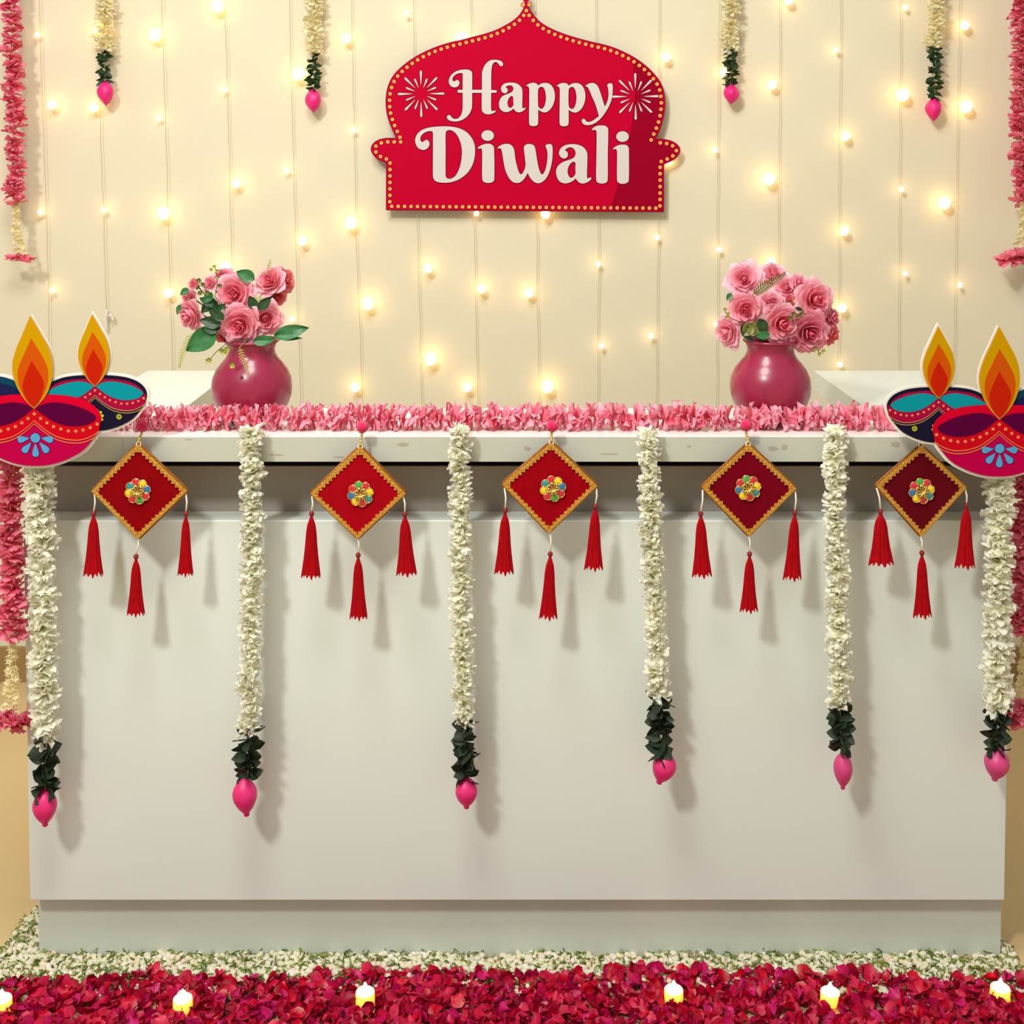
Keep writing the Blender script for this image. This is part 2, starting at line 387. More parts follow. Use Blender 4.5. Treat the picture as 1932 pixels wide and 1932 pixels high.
gi = [(1152, 475, c), (1180, 450), (1240, 420), (1310, 405), (1375, 415), (1415, 450), (1425, 500), (1427, 990), (1405, 1035), (1330, 1055), (1260, 1040), (1230, 1000),
      (1228, 540), (1220, 495), (1200, 480), (1165, 490)]
gw = [(-364, 472, c), (-330, 445), (-270, 415), (-200, 408), (-150, 420), (-110, 455), (-85, 520), (-70, 640), (-45, 760), (-15, 860), (20, 912), (50, 895), (85, 830),
      (103, 760, c), (90, 620), (75, 500), (80, 450), (110, 420), (160, 410), (215, 420), (250, 450), (268, 520), (290, 660), (315, 790), (345, 880), (375, 912), (405, 890),
      (440, 800), (460, 680), (465, 560), (450, 490), (432, 445), (445, 420), (490, 412), (525, 415), (545, 450), (550, 560), (540, 690), (510, 830), (460, 950), (390, 1030),
      (310, 1060), (240, 1035), (180, 970), (135, 890, c), (90, 970), (20, 1040), (-50, 1055), (-120, 1030), (-180, 960), (-230, 850), (-260, 720), (-285, 560), (-305, 490),
      (-330, 480), (-350, 488)]
ga2 = [(933, 980, c), (870, 1030), (770, 1062), (690, 1045), (635, 990), (608, 900), (615, 820), (660, 750), (740, 700), (830, 670), (900, 635), (930, 570), (915, 510),
       (870, 470), (810, 470), (745, 515, c), (785, 535), (803, 580), (790, 625), (745, 650), (695, 635), (660, 590), (657, 540), (690, 475), (760, 430), (870, 412),
       (980, 425), (1060, 465), (1110, 530), (1125, 600), (1118, 950), (1127, 975), (1150, 975), (1180, 962), (1192, 980), (1165, 1015), (1110, 1050), (1040, 1065),
       (980, 1040), (950, 1005)]
ga2h = [(930, 740), (915, 708), (875, 712), (830, 755), (798, 840), (805, 910), (835, 962), (870, 968), (905, 940), (928, 900), (925, 800)]
gl = [(1197, 170, c), (1230, 135), (1290, 108), (1350, 102), (1415, 108), (1455, 135), (1470, 180), (1463, 600), (1460, 1010), (1435, 1048), (1370, 1065), (1300, 1050),
      (1272, 1010), (1275, 600), (1278, 230), (1268, 185), (1240, 175), (1210, 185)]
gi2 = [(1545, 490, c), (1580, 460), (1640, 430), (1710, 420), (1775, 432), (1808, 470), (1812, 530), (1810, 1010), (1785, 1050), (1710, 1070), (1640, 1050), (1617, 1010),
       (1617, 560), (1608, 505), (1590, 492), (1560, 502)]
def ell(cx, cy, rx, ry, n=12): return [(cx+rx*math.cos(t), cy+ry*math.sin(t)) for t in np.linspace(0, 2*PI, n+1)[:-1]]
sh = lambda g, dx, dy: [(p[0]+dx, p[1]+dy)+tuple(p[2:]) for p in g]
glyphs = [([gH], A), ([ga, gah], A), ([gp, gph], B), ([sh(gp, 397, 2), sh(gph, 397, 2)], B), ([gy], B), ([gD, gDh], Cc), ([gi], Cc), ([ell(1318, 270, 104, 88)], Cc),
          ([gw], Dd), ([ga2, ga2h], Dd), ([gl], Dd), ([gi2], Dd), ([ell(1707, 287, 104, 88)], Dd)]
for polys, fr in glyphs:
    pp = [glyph(g, *fr) for g in polys]
    le = MB().poly(pp, -.0028, -.0012).build('letter', M['letter'], sign)
    ol = MB()
    for i, q in enumerate(pp):
        q2 = offset(q, (1.3 if i == 0 else -1.3)*k)
        q3 = [tuple(Vector(a)+(Vector(b)-Vector(a)).normalized()*min((Vector(b)-Vector(a)).length, 1.7*k)) for a, b in zip(q, q2)]
        n = len(q); v = [(a[0], -.0018, a[1]) for a in q]+[(a[0], -.0018, a[1]) for a in q3]
        ol.add(v, [(j, (j+1) % n, n+(j+1) % n, n+j) for j in range(n)])
    ol.build('letter_outline', M['sout'], le)
for cx, cy in ((794.5, 177), (1198.8, 182)):
    fw = MB(); fo = MB()
    for i in range(16):
        a = i*PI/8+.01; L0, L1, wd = ((15, 44, 2.2) if i % 4 == 0 else (14.5, 43.5, 2.1) if i % 2 == 0 else (11, 31, 1.7))
        for bld, e, y0 in ((fw, 0, -.0026), (fo, 1.0, -.0017)):
            prof = [(L0-e, 0), (L0+(L1-L0)*.3, wd*.45+e), (L1-4, wd+e), (L1-1, wd*.8+e), (L1+e*.6, 0)]
            ln = [(x, y) for x, y in prof]+[(x, -y) for x, y in prof[1:-1][::-1]]
            bld.poly([[sl(cx+x*math.cos(a)-y*math.sin(a), cy-x*math.sin(a)-y*math.cos(a)) for x, y in ln]], y0, y0+.0012)
    s1 = fw.build('firework_burst', M['letter'], sign); fo.build('burst_outline', M['sout'], s1)
fin = MB().poly([[sl(985, -2), sl(992.5, 9), sl(1000, -2), sl(992.5, -22)]], -.002, .003).build('finial', M['sred'], sign)
MB().box(-.004, .004, .006, .046, .05, .06).build('wall_mount', M['white'], sign)

# ------------------------------------------------------------------ string lights
strands = [([(74, 0), (84, 300), (90, 500), (95, 765)], [(70, 65, 0), (98, 198, 1), (76, 400, 0), (98, 548, 0)]),
           ([(188, 0), (190, 240), (196, 420), (201, 585)], [(185, 55, 1), (177, 203, 1), (197, 396, 0)]),
           ([(305, 0), (310, 160), (318, 420), (328, 765)], [(293, 66, 2), (300, 222, 0), (308, 403, 2), (318, 553, 1)]),
           ([(423, 0), (428, 130), (434, 340), (440, 765)], [(411, 12, 2), (423, 169, 0), (446, 346, 1), (425, 506, 2)]),
           ([(547, 0), (551, 210), (556, 400), (567, 765)], [(563, 140, 2), (541, 321, 0), (571, 455, 1), (551, 603, 0)]),
           ([(663, 0), (668, 240), (674, 500), (684, 765)], [(654, 73, 1), (667, 245, 0), (662, 421, 2), (694, 573, 2), (670, 731, 1)]),
           ([(780, 0), (784, 300), (789, 480), (795, 765)], [(767, 26, 0), (807, 506, 1), (812, 678, 2)]),
           ([(888, 0), (892, 300), (896, 500), (901, 765)], [(872, 74, 2, -.002), (899, 403, 0), (908, 545, 1), (881, 731, 1)]),
           ([(1008, 0), (1012, 300), (1013, 500), (1018, 765)], [(1029, 404, 1), (998, 553, 1), (1033, 730, 2)]),
           ([(1124, 0), (1127, 300), (1129, 500), (1127, 765)], [(1129, 498, 0), (1135, 653, 0)]),
           ([(1243, 0), (1243, 300), (1241, 500), (1238, 765)], [(1256, 108, 1), (1261, 303, 1, -.006), (1240, 448, 0), (1229, 634, 0)]),
           ([(1357, 0), (1354, 300), (1353, 500), (1352, 765)], [(1367, 137, 1), (1349, 283, 0), (1357, 471, 0), (1352, 612, 0)]),
           ([(1471, 0), (1470, 300), (1468, 500), (1468, 765)], [(1488, 1, 1), (1457, 160, 1), (1451, 338, 2), (1455, 495, 1)]),
           ([(1586, 0), (1583, 300), (1583, 500), (1581, 765)], [(1578, 94, 0), (1595, 257, 1), (1593, 436, 1), (1589, 581, 1), (1585, 688, 0)]),
           ([(1699, 0), (1697, 300), (1696, 500), (1696, 765)], [(1708, 14, 0), (1704, 179, 2), (1701, 357, 0), (1708, 516, 0)]),
           ([(1811, 0), (1807, 220), (1803, 480), (1799, 765)], [(1820, 48, 1), (1823, 201, 2), (1782, 383, 2), (1811, 538, 0)])]
sk = S(YW-.03)
bmesh_ = []
for rad, mm in ((4.6, 'bulbs'), (8.6, 'bulb'), (11.5, 'bulb')):  # radii enlarged so the glowing spheres take in the bloom
    bmesh_.append(MB().sphere((0, 0, 0), rad*sk, 10, 7, (1, 1, 1.05)).mesh('bulb', M[mm], True))
ordn = ['outermost beside the pink garland', 'second', 'third', 'fourth', 'fifth', 'sixth', 'seventh', 'eighth']
for si, (wp, bs) in enumerate(strands):
    y = YW-.022
    n_ = si if si < 8 else 15-si
    side = 'left' if si < 8 else 'right'
    where = ('nearest the %s wall garland' % side) if n_ == 0 else ('%s in from the %s wall garland' % (ordn[n_], side))
    o = P(wp[0][0], wp[0][1], y)
    t = thing('string_light', o, 'hanging wire strand of warm fairy lights, %s' % where, 'string light', 'fairy light strands on the wall')
    pts = smooth_poly([(wp[0][0], -160)]+[tuple(p) for p in wp]+[(wp[-1][0]+1, 900)][:0 if si == 1 else 1], closed=False, k=8)
    pts = [P(a+R(-.9, .9), b, y)-o for a, b in pts]
    wr = MB().tube(pts, .0009, 5).build('wire', M['wire'], t, True)
    for (bx, by, sz, *dd) in bs:
        yb = y-(dd[0] if dd else .008 if sz == 0 else .012)
        bo = inst('bulb', bmesh_[sz], t, P(bx, by, yb)-o)
        # short lead from the wire to the bulb
        ws = min(pts, key=lambda q: abs(q.z-(P(bx, by, y)-o).z)); wpt = Vector((np.interp(-(P(bx, by, y)-o).z, [-q.z for q in pts], [q.x for q in pts]), 0, (P(bx, by, y)-o).z+.004))
        bq = P(bx, by, yb)-o
        MB().tube([wpt-bq, (wpt-bq)*.5+Vector((0, 0, -.002)), (0, 0, 0)], .0009, 5).build('lead', M['wire'], bo)
    if si == 1:
        pg = MB(); q = P(201, 585, y)-o
        for dx, dz, w_, h_ in ((0, -6, 5, 14), (-1, -24, 4, 26), (8, -10, 7, 5), (12, -16, 4, 8)):
            a = q+Vector((dx*sk, 0, dz*sk)); pg.box(a.x-w_*sk/2, a.x+w_*sk/2, -.006, .004, a.z-h_*sk/2, a.z+h_*sk/2)
        bevel(pg.build('plug', M['plug'], t), .0015)

# ------------------------------------------------------------------ garlands
def ring_blossom(n, L, W, c0, c1, c2, tilt=(-.3, .5), layers=2, ruf=.06, jit=.25, point=0, nv=4, deep=None):
    """whorl of petals about the z axis"""
    m = MB()
    for l_ in range(layers):
        for i in range(n):
            a = 2*PI*(i+R(-jit, jit))/n+l_*PI/n
            v, f, u = petal(L*R(.8, 1.1), W*R(.8, 1.15), R(-.25, .3), R(-.15, .25), 3, nv, .3, point, ruf)
            mt = Matrix.Rotation(a, 4, 'Z')@Matrix.Translation((L*.04, 0, (l_-.5)*L*.12))@Matrix.Rotation(-R(*tilt), 4, 'Y')@Matrix.Rotation(R(-.7, .7), 4, 'X')
            ct = mix(c0, c1, u**.8); k_ = R(.0, 1)
            ct = ct*(1-k_*.35)+np.array(lin(c2))*k_*.35*1.0
            if deep is not None and R(0, 1) < .22: ct = ct*.4+np.array(lin(deep))*.6
            m.add(xf(v, mt), f, ct)
    return m
k0 = S(-.03)
pinkA = [ring_blossom(6, 28*k0, 23*k0, (248, 124, 152), (255, 184, 203), (255, 216, 226), (-.35, .5), 2, .10, deep=(238, 60, 100)).mesh('pink_blossom', M['petal'], True) for _ in range(8)]
pinkB = [ring_blossom(7, 25*k0, 20*k0, (236, 84, 122), (252, 148, 172), (255, 188, 202), (-.45, .45), 2, .12, deep=(214, 30, 84)).mesh('pink_blossom', M['petal'], True) for _ in range(6)]
jasA = [ring_blossom(9, 26*k0, 17*k0, (240, 240, 200), (254, 253, 238), (255, 255, 248), (-.5, .5), 2, .08).mesh('white_blossom', M['jas'], True) for _ in range(6)]
jasB = [ring_blossom(9, 25*k0, 17*k0, (240, 240, 204), (253, 252, 238), (255, 254, 246), (-.7, .7), 2, .16).mesh('white_blossom', M['jas'], True) for _ in range(8)]
jasLit = [ring_blossom(9, 28*k0, 15*k0, (250, 240, 196), (255, 250, 220), (255, 252, 232), (-.5, .5), 2, .14).mesh('warm_lit_blossom', M['jas'], True) for _ in range(6)]  # white petals coloured cream, the warm glow of nearby bulbs painted in
def leaf_mesh(L, W, m, point=0., cup=.12, curl=.1):
    v, f, u = leaf_shape(L, W, cup, curl, 6, 4, .8 if point else .7, .04)
    return MB().add(v, f).mesh('leaf', m, True)
gl1 = [leaf_mesh(31*k0, 28*k0, M['gleaf'], 0, R(-.2, .2), R(-.2, .3)) for _ in range(4)]
gl2 = [leaf_mesh(19*S(1.46), 10*S(1.46), M['gleaf2'], .6, R(-.2, .2), R(-.2, .3)) for _ in range(3)]
def axis_rot(d):
    return Vector(d).to_track_quat('Z', 'Y').to_matrix().to_4x4()
def hang(t, o, pts, step, meshes, name, Y, scl=1.0, wob=2.0, rot=.25, gaps=()):
    q = sample(pts, step, False); k = S(Y)
    for i, p in enumerate(q):
        if any(a < p[1] < b for a, b in gaps): continue
        loc = P(p[0]+R(-wob, wob)+wob*1.1*math.sin(p[1]*.071+o.x*9), p[1]+R(-1, 1), Y+R(-.002, .002))-o
        m = Matrix.Translation(loc)@Matrix.Rotation(R(-rot, rot), 4, 'X')@Matrix.Rotation(R(-rot, rot), 4, 'Y')@Matrix.Rotation(R(0, 6.3), 4, 'Z')@Matrix.Scale(scl*R(.88, 1.1)*k/k0, 4)
        inst(name, random.choice(meshes), t, mtx=m)
def bud_mesh(L, Rr, m, nub=True, facet=.03):
    prof = []
    for i in range(15):
        u = i/14; r = math.sin(PI*u**.88)**.8*(1-.12*u)
        prof.append((max(.0001, r*Rr) if i < 13 else (Rr*.2 if nub and i == 13 else .0002 if i == 14 and not nub else Rr*.17 if nub else Rr*.16), -u*L))
    if nub: prof[12] = (Rr*.2, -L*.93); prof[13] = (Rr*.24, -L*.97); prof[14] = (Rr*.16, -L)
    prof[0] = (Rr*.12, 0)
    b = MB().lathe(prof, 28, fn=lambda a, u: 1+facet*math.cos(3*a+5*u)+facet*.6*math.cos(5*a-3*u))
    return b.mesh('lotus_bud', m, True)
def garland(cx_pts, y0, y1, yl, yb0, yb1, bx, bw, Y, label, group, meshes, gl, budm, step, scl=1.0, gaps=(), tilt=0, lw=1.0, wob=2.0):
    xs = [p[0] for p in cx_pts]; ys = [p[1] for p in cx_pts]; X = lambda yy: float(np.interp(yy, ys, xs))
    o = P(X(max(y0, 0)), y0, Y); k = S(Y)
    t = thing('flower_garland', o, label, 'garland', group)
    line = [(X(yy), yy) for yy in np.linspace(y0, yb0, 14)]
    MB().tube([P(a, b, Y)-o for a, b in line], .0012, 5).build('thread', M['thread'], t)
    hang(t, o, [(X(yy), yy) for yy in np.linspace(y0+4, y1, 20)], step, meshes, 'blossom', Y, scl, wob, .28, gaps)
    n = max(4, round((yl-y1)/(13 if Y < 1 else 9)))
    for i in range(n):
        yy = y1+6+(yl-y1-10)*i/(n-1)
        a0 = R(0, 6)
        for j in range(5 if Y < 1 else 6):
            a = a0+j*2*PI/(5 if Y < 1 else 6)+R(-.4, .4)
            m = Matrix.Translation(P(X(yy)+R(-1, 1), yy, Y)-o)@Matrix.Rotation(a, 4, 'Z')@Matrix.Rotation(R(-.7, .7), 4, 'Y')@Matrix.Rotation(random.choice((-1, 1))*R(.4, 1.3), 4, 'X')@Matrix.Scale(R(.75, 1.05)*lw, 4)
            inst('leaf', random.choice(gl), t, mtx=m)
    bm = bud_mesh((yb1-yb0)*k, bw*k, M[budm], Y < 1, .02 if Y < 1 else .06)
    m = Matrix.Translation(P(bx-math.sin(tilt)*(yb1-yb0)/2, yb0, Y)-o)@Matrix.Rotation(-tilt, 4, 'Y')@Matrix.Rotation(R(0, 6), 4, 'Z')
    inst('lotus_bud', bm, t, mtx=m)
    MB().tube([P(X(yb0), yl-12, Y)-o, P(bx, yb0+4, Y)-o], .0012, 5).build('bud_stem', M['thread'], t)
    return t
FG = 'white garlands hanging from the counter edge'
YG = -.032
front = [([(72, 850), (80, 1100), (86, 1500)], 872, 1395, 1500, 1488, 1562, 84, 24, 'bud', 0, 1.22, 'hanging below the left diya cutout'),
         ([(473, 790), (475, 1050), (467, 1500)], 808, 1375, 1470, 1467, 1543, 462, 25, 'bud', .08, .98, 'between the first and second red kite from the left'),
         ([(867, 790), (868, 1050), (879, 1500)], 806, 1362, 1475, 1466, 1528, 880, 22.5, 'bud', 0, .98, 'between the second and third red kite from the left'),
         ([(1224, 790), (1228, 1000), (1243, 1320), (1248, 1460)], 812, 1312, 1428, 1420, 1484, 1252, 24, 'bud', -.3, .98, 'tilted most, on the shortest strand of the counter'),
         ([(1573, 790), (1576, 1000), (1585, 1340), (1590, 1500)], 808, 1330, 1415, 1418, 1492, 1591, 19, 'budd', 0, .98, 'between the fourth and fifth red kite from the left'),
         ([(1885, 850), (1884, 1100), (1880, 1460)], 885, 1335, 1420, 1412, 1476, 1881, 25, 'budd', -.12, 1.2, 'hanging below the right diya cutout')]
for (cx, y0, y1, yl, b0, b1, bx, bw, bm, tl, sc_, lab) in front:
    garland(cx, y0, y1, yl, b0, b1, bx, bw, YG, 'white flower garland with pink bud '+lab, FG, jasA+jasB, gl1, bm, 11.5, sc_*.93, tilt=tl)
BG = 'short white garlands with painted warm light, hanging on the wall'
for (x0, x1, y1, yl, b0, b1, bx, bw, gp_, lab) in ((197, 197, 92, 158, 153, 200, 199, 15.5, (), ''),
                                       (592, 592, 100, 170, 168, 213, 591, 15.5, (), 'just left of the sign'),
                                       (1377, 1379, 92, 162, 159, 197, 1380, 15.5, ((24, 40),), 'right of the sign, with a blossom gap'),
                                       (1768, 1763, 86, 188, 185, 229, 1762, 15.5, (), 'with the longest run of dark leaves')):
    Y = YW-.05
    garland([(x0, -160), (x1, 230)], -150, y1, yl, b0, b1, bx, bw, Y, 'short white wall garland in painted warm light with pink bud, '+(
        'nearest the left wall garland' if x0 == 197 else lab), BG, jasLit, gl2, 'budf', 10, .66, gaps=gp_, lw=.95, wob=2)

# pink garland lying along the counter
o = P(940, 800, .045); t = thing('petal_garland', o, 'long pink petal garland lying along the counter top', 'garland')
q = sample([(195, 790), (600, 790), (1000, 789), (1400, 790), (1705, 792)], 14.5, False)
for p in q:
    loc = P(p[0]+R(-2, 2), p[1]-1+R(-3, 2), .06)-o; loc.z = max(loc.z, zt+.024-o.z)
    for rep in range(1):
        m = Matrix.Translation(loc)@Matrix.Rotation(PI/2+R(-.3, .3), 4, 'Y')@Matrix.Rotation(R(-.3, .3), 4, 'X')@Matrix.Rotation(R(0, 6.3), 4, 'Z')@Matrix.Scale(R(.92, 1.12), 4)
        inst('blossom', random.choice(pinkA), t, mtx=m)
MB().tube([P(x, 791, .06)-o for x in range(190, 1710, 60)], .001, 5).build('thread', M['pinkthread'], t)

# pink garlands hanging beside the counter and on the wall
def star_mesh():
    m = MB()
    for i in range(6):
        v, f, u = petal(8.5*S(1.4), 5*S(1.4), .1, .2, 2, 2, .3, .6)
        m.add(xf(v, Matrix.Rotation(i*PI/3, 4, 'Z')@Matrix.Rotation(-.5, 4, 'Y')), f, mix((246, 234, 184), (255, 248, 216), u))
    return m.mesh('jasmine_flower', M['jas'], True)
stars = [star_mesh() for _ in range(3)]
def pinkhang(x0, x1, y0, y1, ys, yc, cx, cw, Y, label, group, scl, meshes, spread):
    o = P(x0, max(y0, 0), Y); k = S(Y); t = thing('pink_garland', o, label, 'garland', group)
    X = lambda yy: x0+(x1-x0)*(yy-y0)/(y1-y0)
    hang(t, o, [(X(y0), y0), (X(y1), y1)], 13 if Y > 1 else 15, meshes, 'blossom', Y, scl, 2.5, .3)
    MB().tube([P(X(y0), y0, Y)-o, P(X(y1), y1, Y)-o], .0015, 5).build('thread', M['string'], t)
    for s_ in (-1, 0, 1):
        pts = [(X(y1)+s_*1.5, y1), (x1+s_*spread*.6, (y1+ys)/2), (cx+s_*spread, ys)]
        sm = MB().tube([P(a, b, Y)-o for a, b in pts], .0012, 5).build('jasmine_string', M['string'], t)
        for p in sample(pts, 8 if Y > 1 else 11, False):
            m = Matrix.Translation(P(p[0]+R(-1.5, 1.5), p[1], Y-.003)-o)@Matrix.Rotation(R(0, 3), 4, 'X')@Matrix.Rotation(R(0, 6), 4, 'Z')@Matrix.Scale(1.0 if Y > 1 else .95, 4)
            inst('jasmine_flower', random.choice(stars), sm, mtx=m)
    for i in range(5):
        xx = cx+(i-2)*cw/4.2
        m = Matrix.Translation(P(xx, (ys+yc)/2+R(-2, 2), Y+R(-.01, .01))-o)@Matrix.Rotation(R(-.8, .8), 4, 'Y')@Matrix.Rotation(R(-.6, .6), 4, 'X')@Matrix.Rotation(R(0, 6), 4, 'Z')@Matrix.Scale(scl*(yc-ys)/46*k/k0, 4)
        inst('end_blossom', random.choice(meshes), t, mtx=m)
GW = 'pink garlands hanging on the wall'; GC = 'pink garlands hanging at the counter ends'
Yp = YW-.11
pinkhang(17, 31, -150, 380, 474, 500, 38, 40, Yp, 'long pink petal garland with pale strings on the wall, left edge of the picture', GW, .78, pinkB, 9)
pinkhang(1929, 1930, -150, 380, 462, 508, 1922, 46, Yp, 'long pink petal garland with pale strings on the wall, right edge of the picture', GW, .95, pinkB, 8)
pinkhang(16, 24, 800, 1200, 1335, 1388, 20, 58, .02, 'pink petal garland hanging beside the counter under the left diya cutout', GC, 1.1, pinkB, 11)
pinkhang(1934, 1932, 820, 1190, 1318, 1372, 1928, 52, .02, 'pink petal garland hanging beside the counter under the right diya cutout', GC, 1.15, pinkB, 11)

# ------------------------------------------------------------------ kite hangings
def tassel_mesh(L, w):
    n = 60; ph = [R(.8, 1.0) for _ in range(n)]
    def fn(a, u): return 1+.10*math.cos(13*a)*min(1, u*3)+.05*math.cos(7*a+2)
    prof = [(w*.12, 0), (w*.2, -L*.03), (w*.42, -L*.14), (w*.52, -L*.26), (w*.6, -L*.45), (w*.72, -L*.66), (w*.88, -L*.86), (w*1.0, -L*.97)]
    m = MB(); v = []; f = []
    for i, (r, z) in enumerate(prof):
        for j in range(n):
            a = 2*PI*j/n; rr = r*fn(a, i/(len(prof)-1)); zz = z
            if i == len(prof)-1: zz = z-L*.035*(math.cos(13*a)+.5*math.cos(5*a+1))
            v.append((rr*math.cos(a), rr*math.sin(a)*.6, zz))
    for i in range(len(prof)-1):
        for j in range(n): k_ = (j+1) % n; f.append((i*n+j, i*n+n+j, i*n+n+k_, i*n+k_))
    f.append(tuple(range(n)))
    m.add(v, f)
    return m.mesh('tassel', M['tassel'], True)
enam = {k_: mat('enamel_'+k_, c_, .18, coat=.6) for k_, c_ in dict(red=(206, 18, 48), blue=(16, 110, 170), green=(60, 160, 70), yellow=(230, 200, 20), navy=(22, 30, 90), teal=(20, 140, 150)).items()}
YK = -.036; kk = S(YK)
def kite(T, Rr, Bt, Lf, tassels, vcol, ec, label, hook):
    cx = (Lf[0]+Rr[0])/2; cy = (T[1]+Bt[1])/2; o = P(cx, cy, YK)
    t = thing('kite_hanging', o, label, 'hanging ornament', 'red velvet kite hangings on the counter')
    L_ = lambda p, Y=YK: (lambda q: (q.x-o.x, q.z-o.z))(P(p[0], p[1], Y))
    corners = [L_(T), L_(Rr), L_(Bt), L_(Lf)]
    def rounded(cs, r):
        out = []
        for i in range(4):
            a, b, c_ = Vector(cs[i-1]), Vector(cs[i]), Vector(cs[(i+1) % 4])
            u, v = (a-b).normalized(), (c_-b).normalized()
            for s_ in np.linspace(0, 1, 5): q = b+u*r*(1-s_)**2+v*r*s_**2; out.append((q.x, q.y))
        return out
    oc = rounded(corners, 6*kk)
    vm = mat('velvet', vcol, .95, bump=.3, bscale=600, vary=.08, vscale=60, spec=.08)
    pad = MB().poly([offset(oc, -1.5*kk)], -.004, .006).build('velvet_pad', vm, t); bevel(pad, .002, 3)
    MB().tube([(x, 0, z) for x, z in oc+oc[:1]], 2.2*kk, 6).build('edge_cord', M['goldd'], t, True)
    tr = MB(); te = MB()
    inner = [Vector(q) for q in offset(corners, -7.5*kk)]; mid_ = [Vector(q) for q in offset(corners, -1.0*kk)]
    for i in range(4):
        j = (i+1) % 4; a, b, ai, bi = mid_[i], mid_[j], inner[i], inner[j]
        tr.poly([[tuple(a), tuple(b), tuple(bi), tuple(ai)]], -.0066, -.002)
        d = (bi-ai); L = d.length; d.normalize(); nn = Vector((d.y, -d.x)) if Vector((d.y, -d.x)).dot(-ai) > 0 else Vector((-d.y, d.x))
        n = int(L/(9*kk)); wrk = (i in (1, 2))
        for s_ in range(n):
            p = ai+d*(L*(s_+.5)/n); w_ = 4*kk; h_ = (4.5 if not wrk else R(2, 4.5))*kk
            te.poly([[tuple(p-d*w_), tuple(p+d*w_), tuple(p+nn*h_+d*R(-1, 1)*kk)]], -.0070+R(0, .0006), -.004)
            te.sphere((p.x-nn.x*3*kk+R(-1, 1)*kk, -.0068, p.y-nn.y*3*kk), 1.9*kk, 6, 4, (1.2, .5, 1))
    tr.build('lace_band', M['gold'], t); te.build('lace_teeth', M['gold'], t)
    # brooch
    bc = L_((cx, cy-1)) if hook is None else L_((ec[0], ec[1])); bs = MB()
    bs.lathe([(12*kk, 0), (12*kk, .0012)], 24); 
    br = bpy.data.objects.new('brooch', MB().sphere((0, 0, 0), 3.2*kk, 8, 6, (1, .6, 1)).mesh('brooch', M['goldb'], True)); COL.objects.link(br); br.parent = t; br.location = (bc[0], -.010, bc[1])
    cols = ['yellow', 'red', 'teal', 'yellow', 'red', 'green', 'red', 'blue']; r0 = random.randint(0, 7)
    for i in range(8):
        a = i*PI/4+.2; x, z = math.cos(a)*17*kk, math.sin(a)*17*kk
        pm = MB().sphere((x, .003, z), 7.6*kk, 10, 6, (1, .3, 1)).build('enamel_petal', enam[cols[(i+r0) % 8]], br, True)
    rim = MB()
    for i in range(8):
        a = i*PI/4+.2; x, z = math.cos(a)*17*kk, math.sin(a)*17*kk
        rim.tube([(x+8*kk*math.cos(b), .002, z+8*kk*math.sin(b)) for b in np.linspace(0, 2*PI, 13)], .9*kk, 5)
        a2 = a+PI/8
        rim.tube([(math.cos(a)*2*kk, -.001, math.sin(a)*2*kk), (math.cos(a-.25)*9*kk, -.003, math.sin(a-.25)*9*kk), (math.cos(a)*14*kk, -.001, math.sin(a)*14*kk)], 1.0*kk, 5)
        rim.tube([(math.cos(a)*2*kk, -.001, math.sin(a)*2*kk), (math.cos(a+.3)*9*kk, -.003, math.sin(a+.3)*9*kk), (math.cos(a)*14*kk, -.001, math.sin(a)*14*kk)], 1.0*kk, 5)
    rim.build('gold_filigree', M['goldb'], br, True)
    # loop, beads and pompom
    tp = L_((T[0], T[1]+4)); lp = MB()
    lp.tube([(tp[0]+4*kk*math.cos(b), -.002+.003*math.sin(b), tp[1]+1*kk+6*kk*math.sin(b)) for b in np.linspace(0, 2*PI, 11)], 1.3*kk, 5)
    lp.build('ring', M['silver'], t, True)
    if hook:
        h = L_(hook); a, b = Vector((tp[0], tp[1]+6*kk)), Vector((h[0], h[1]-1*kk)); n = 6
        for i in range(n+1):
            q = a.lerp(b, i/n); inst('bead', MB().sphere((0, 0, 0), (3.3 if i < 2 else 2.9)*kk, 8, 6).mesh('bead', M['goldb'], True), t, (q.x, -.002+i*.0055*.6, q.y))
        pm = MB(); pm.sphere((0, 0, 0), 10*kk, 16, 10)
        for _ in range(260):
            d = Vector((random.gauss(0, 1), random.gauss(0, 1), random.gauss(0, 1))).normalized(); e = d.orthogonal().normalized()*1.2*kk; g = d.cross(e)
            p0 = d*9*kk; p1 = d*R(11.5, 13)*kk
            pm.add([tuple(p0+e), tuple(p0-e*.5+g*.8), tuple(p0-e*.5-g*.8), tuple(p1)], [(0, 1, 3), (1, 2, 3), (2, 0, 3)])
        pm.build('pompom', M['pom'], t, True, (h[0], .004, h[1]+1*kk))
    for (x, y0, y1, w_, cornr) in tassels:
        top = L_((x, y0)); L = (y1-y0)*kk
        ts = inst('tassel', tassel_mesh(L, w_/2*kk), t, (top[0], -.001, top[1]))
        ts.rotation_euler = (0, R(-.03, .03), R(0, 3)*0)
        MB().sphere((0, 0, 5*kk), 5*kk, 10, 7, (1, 1, 1.15)).build('knot', M['knot'], ts, True)
        cq = Vector(L_(cornr)); dd = Vector((cq.x-top[0], 0, cq.y-top[1]))
        MB().tube([(0, 0, 9*kk), tuple(Vector((dd.x*.5+2*kk, 0, dd.z*.5+5*kk))), tuple(dd)], 1.7*kk, 6).build('cord', M['silver'], ts, True)
KL = 'red velvet kite hanging with gold lace and tassels, '
kite((262, 835), (356, 925), (262, 1017), (173, 925), [(177, 974, 1089, 35, (178, 932)), (351, 974, 1088, 28, (350, 930)), (257, 1055, 1163, 32, (261, 1012))], (132, 0, 8), (262, 925), KL+'nearest the left diya cutout', (267, 806))
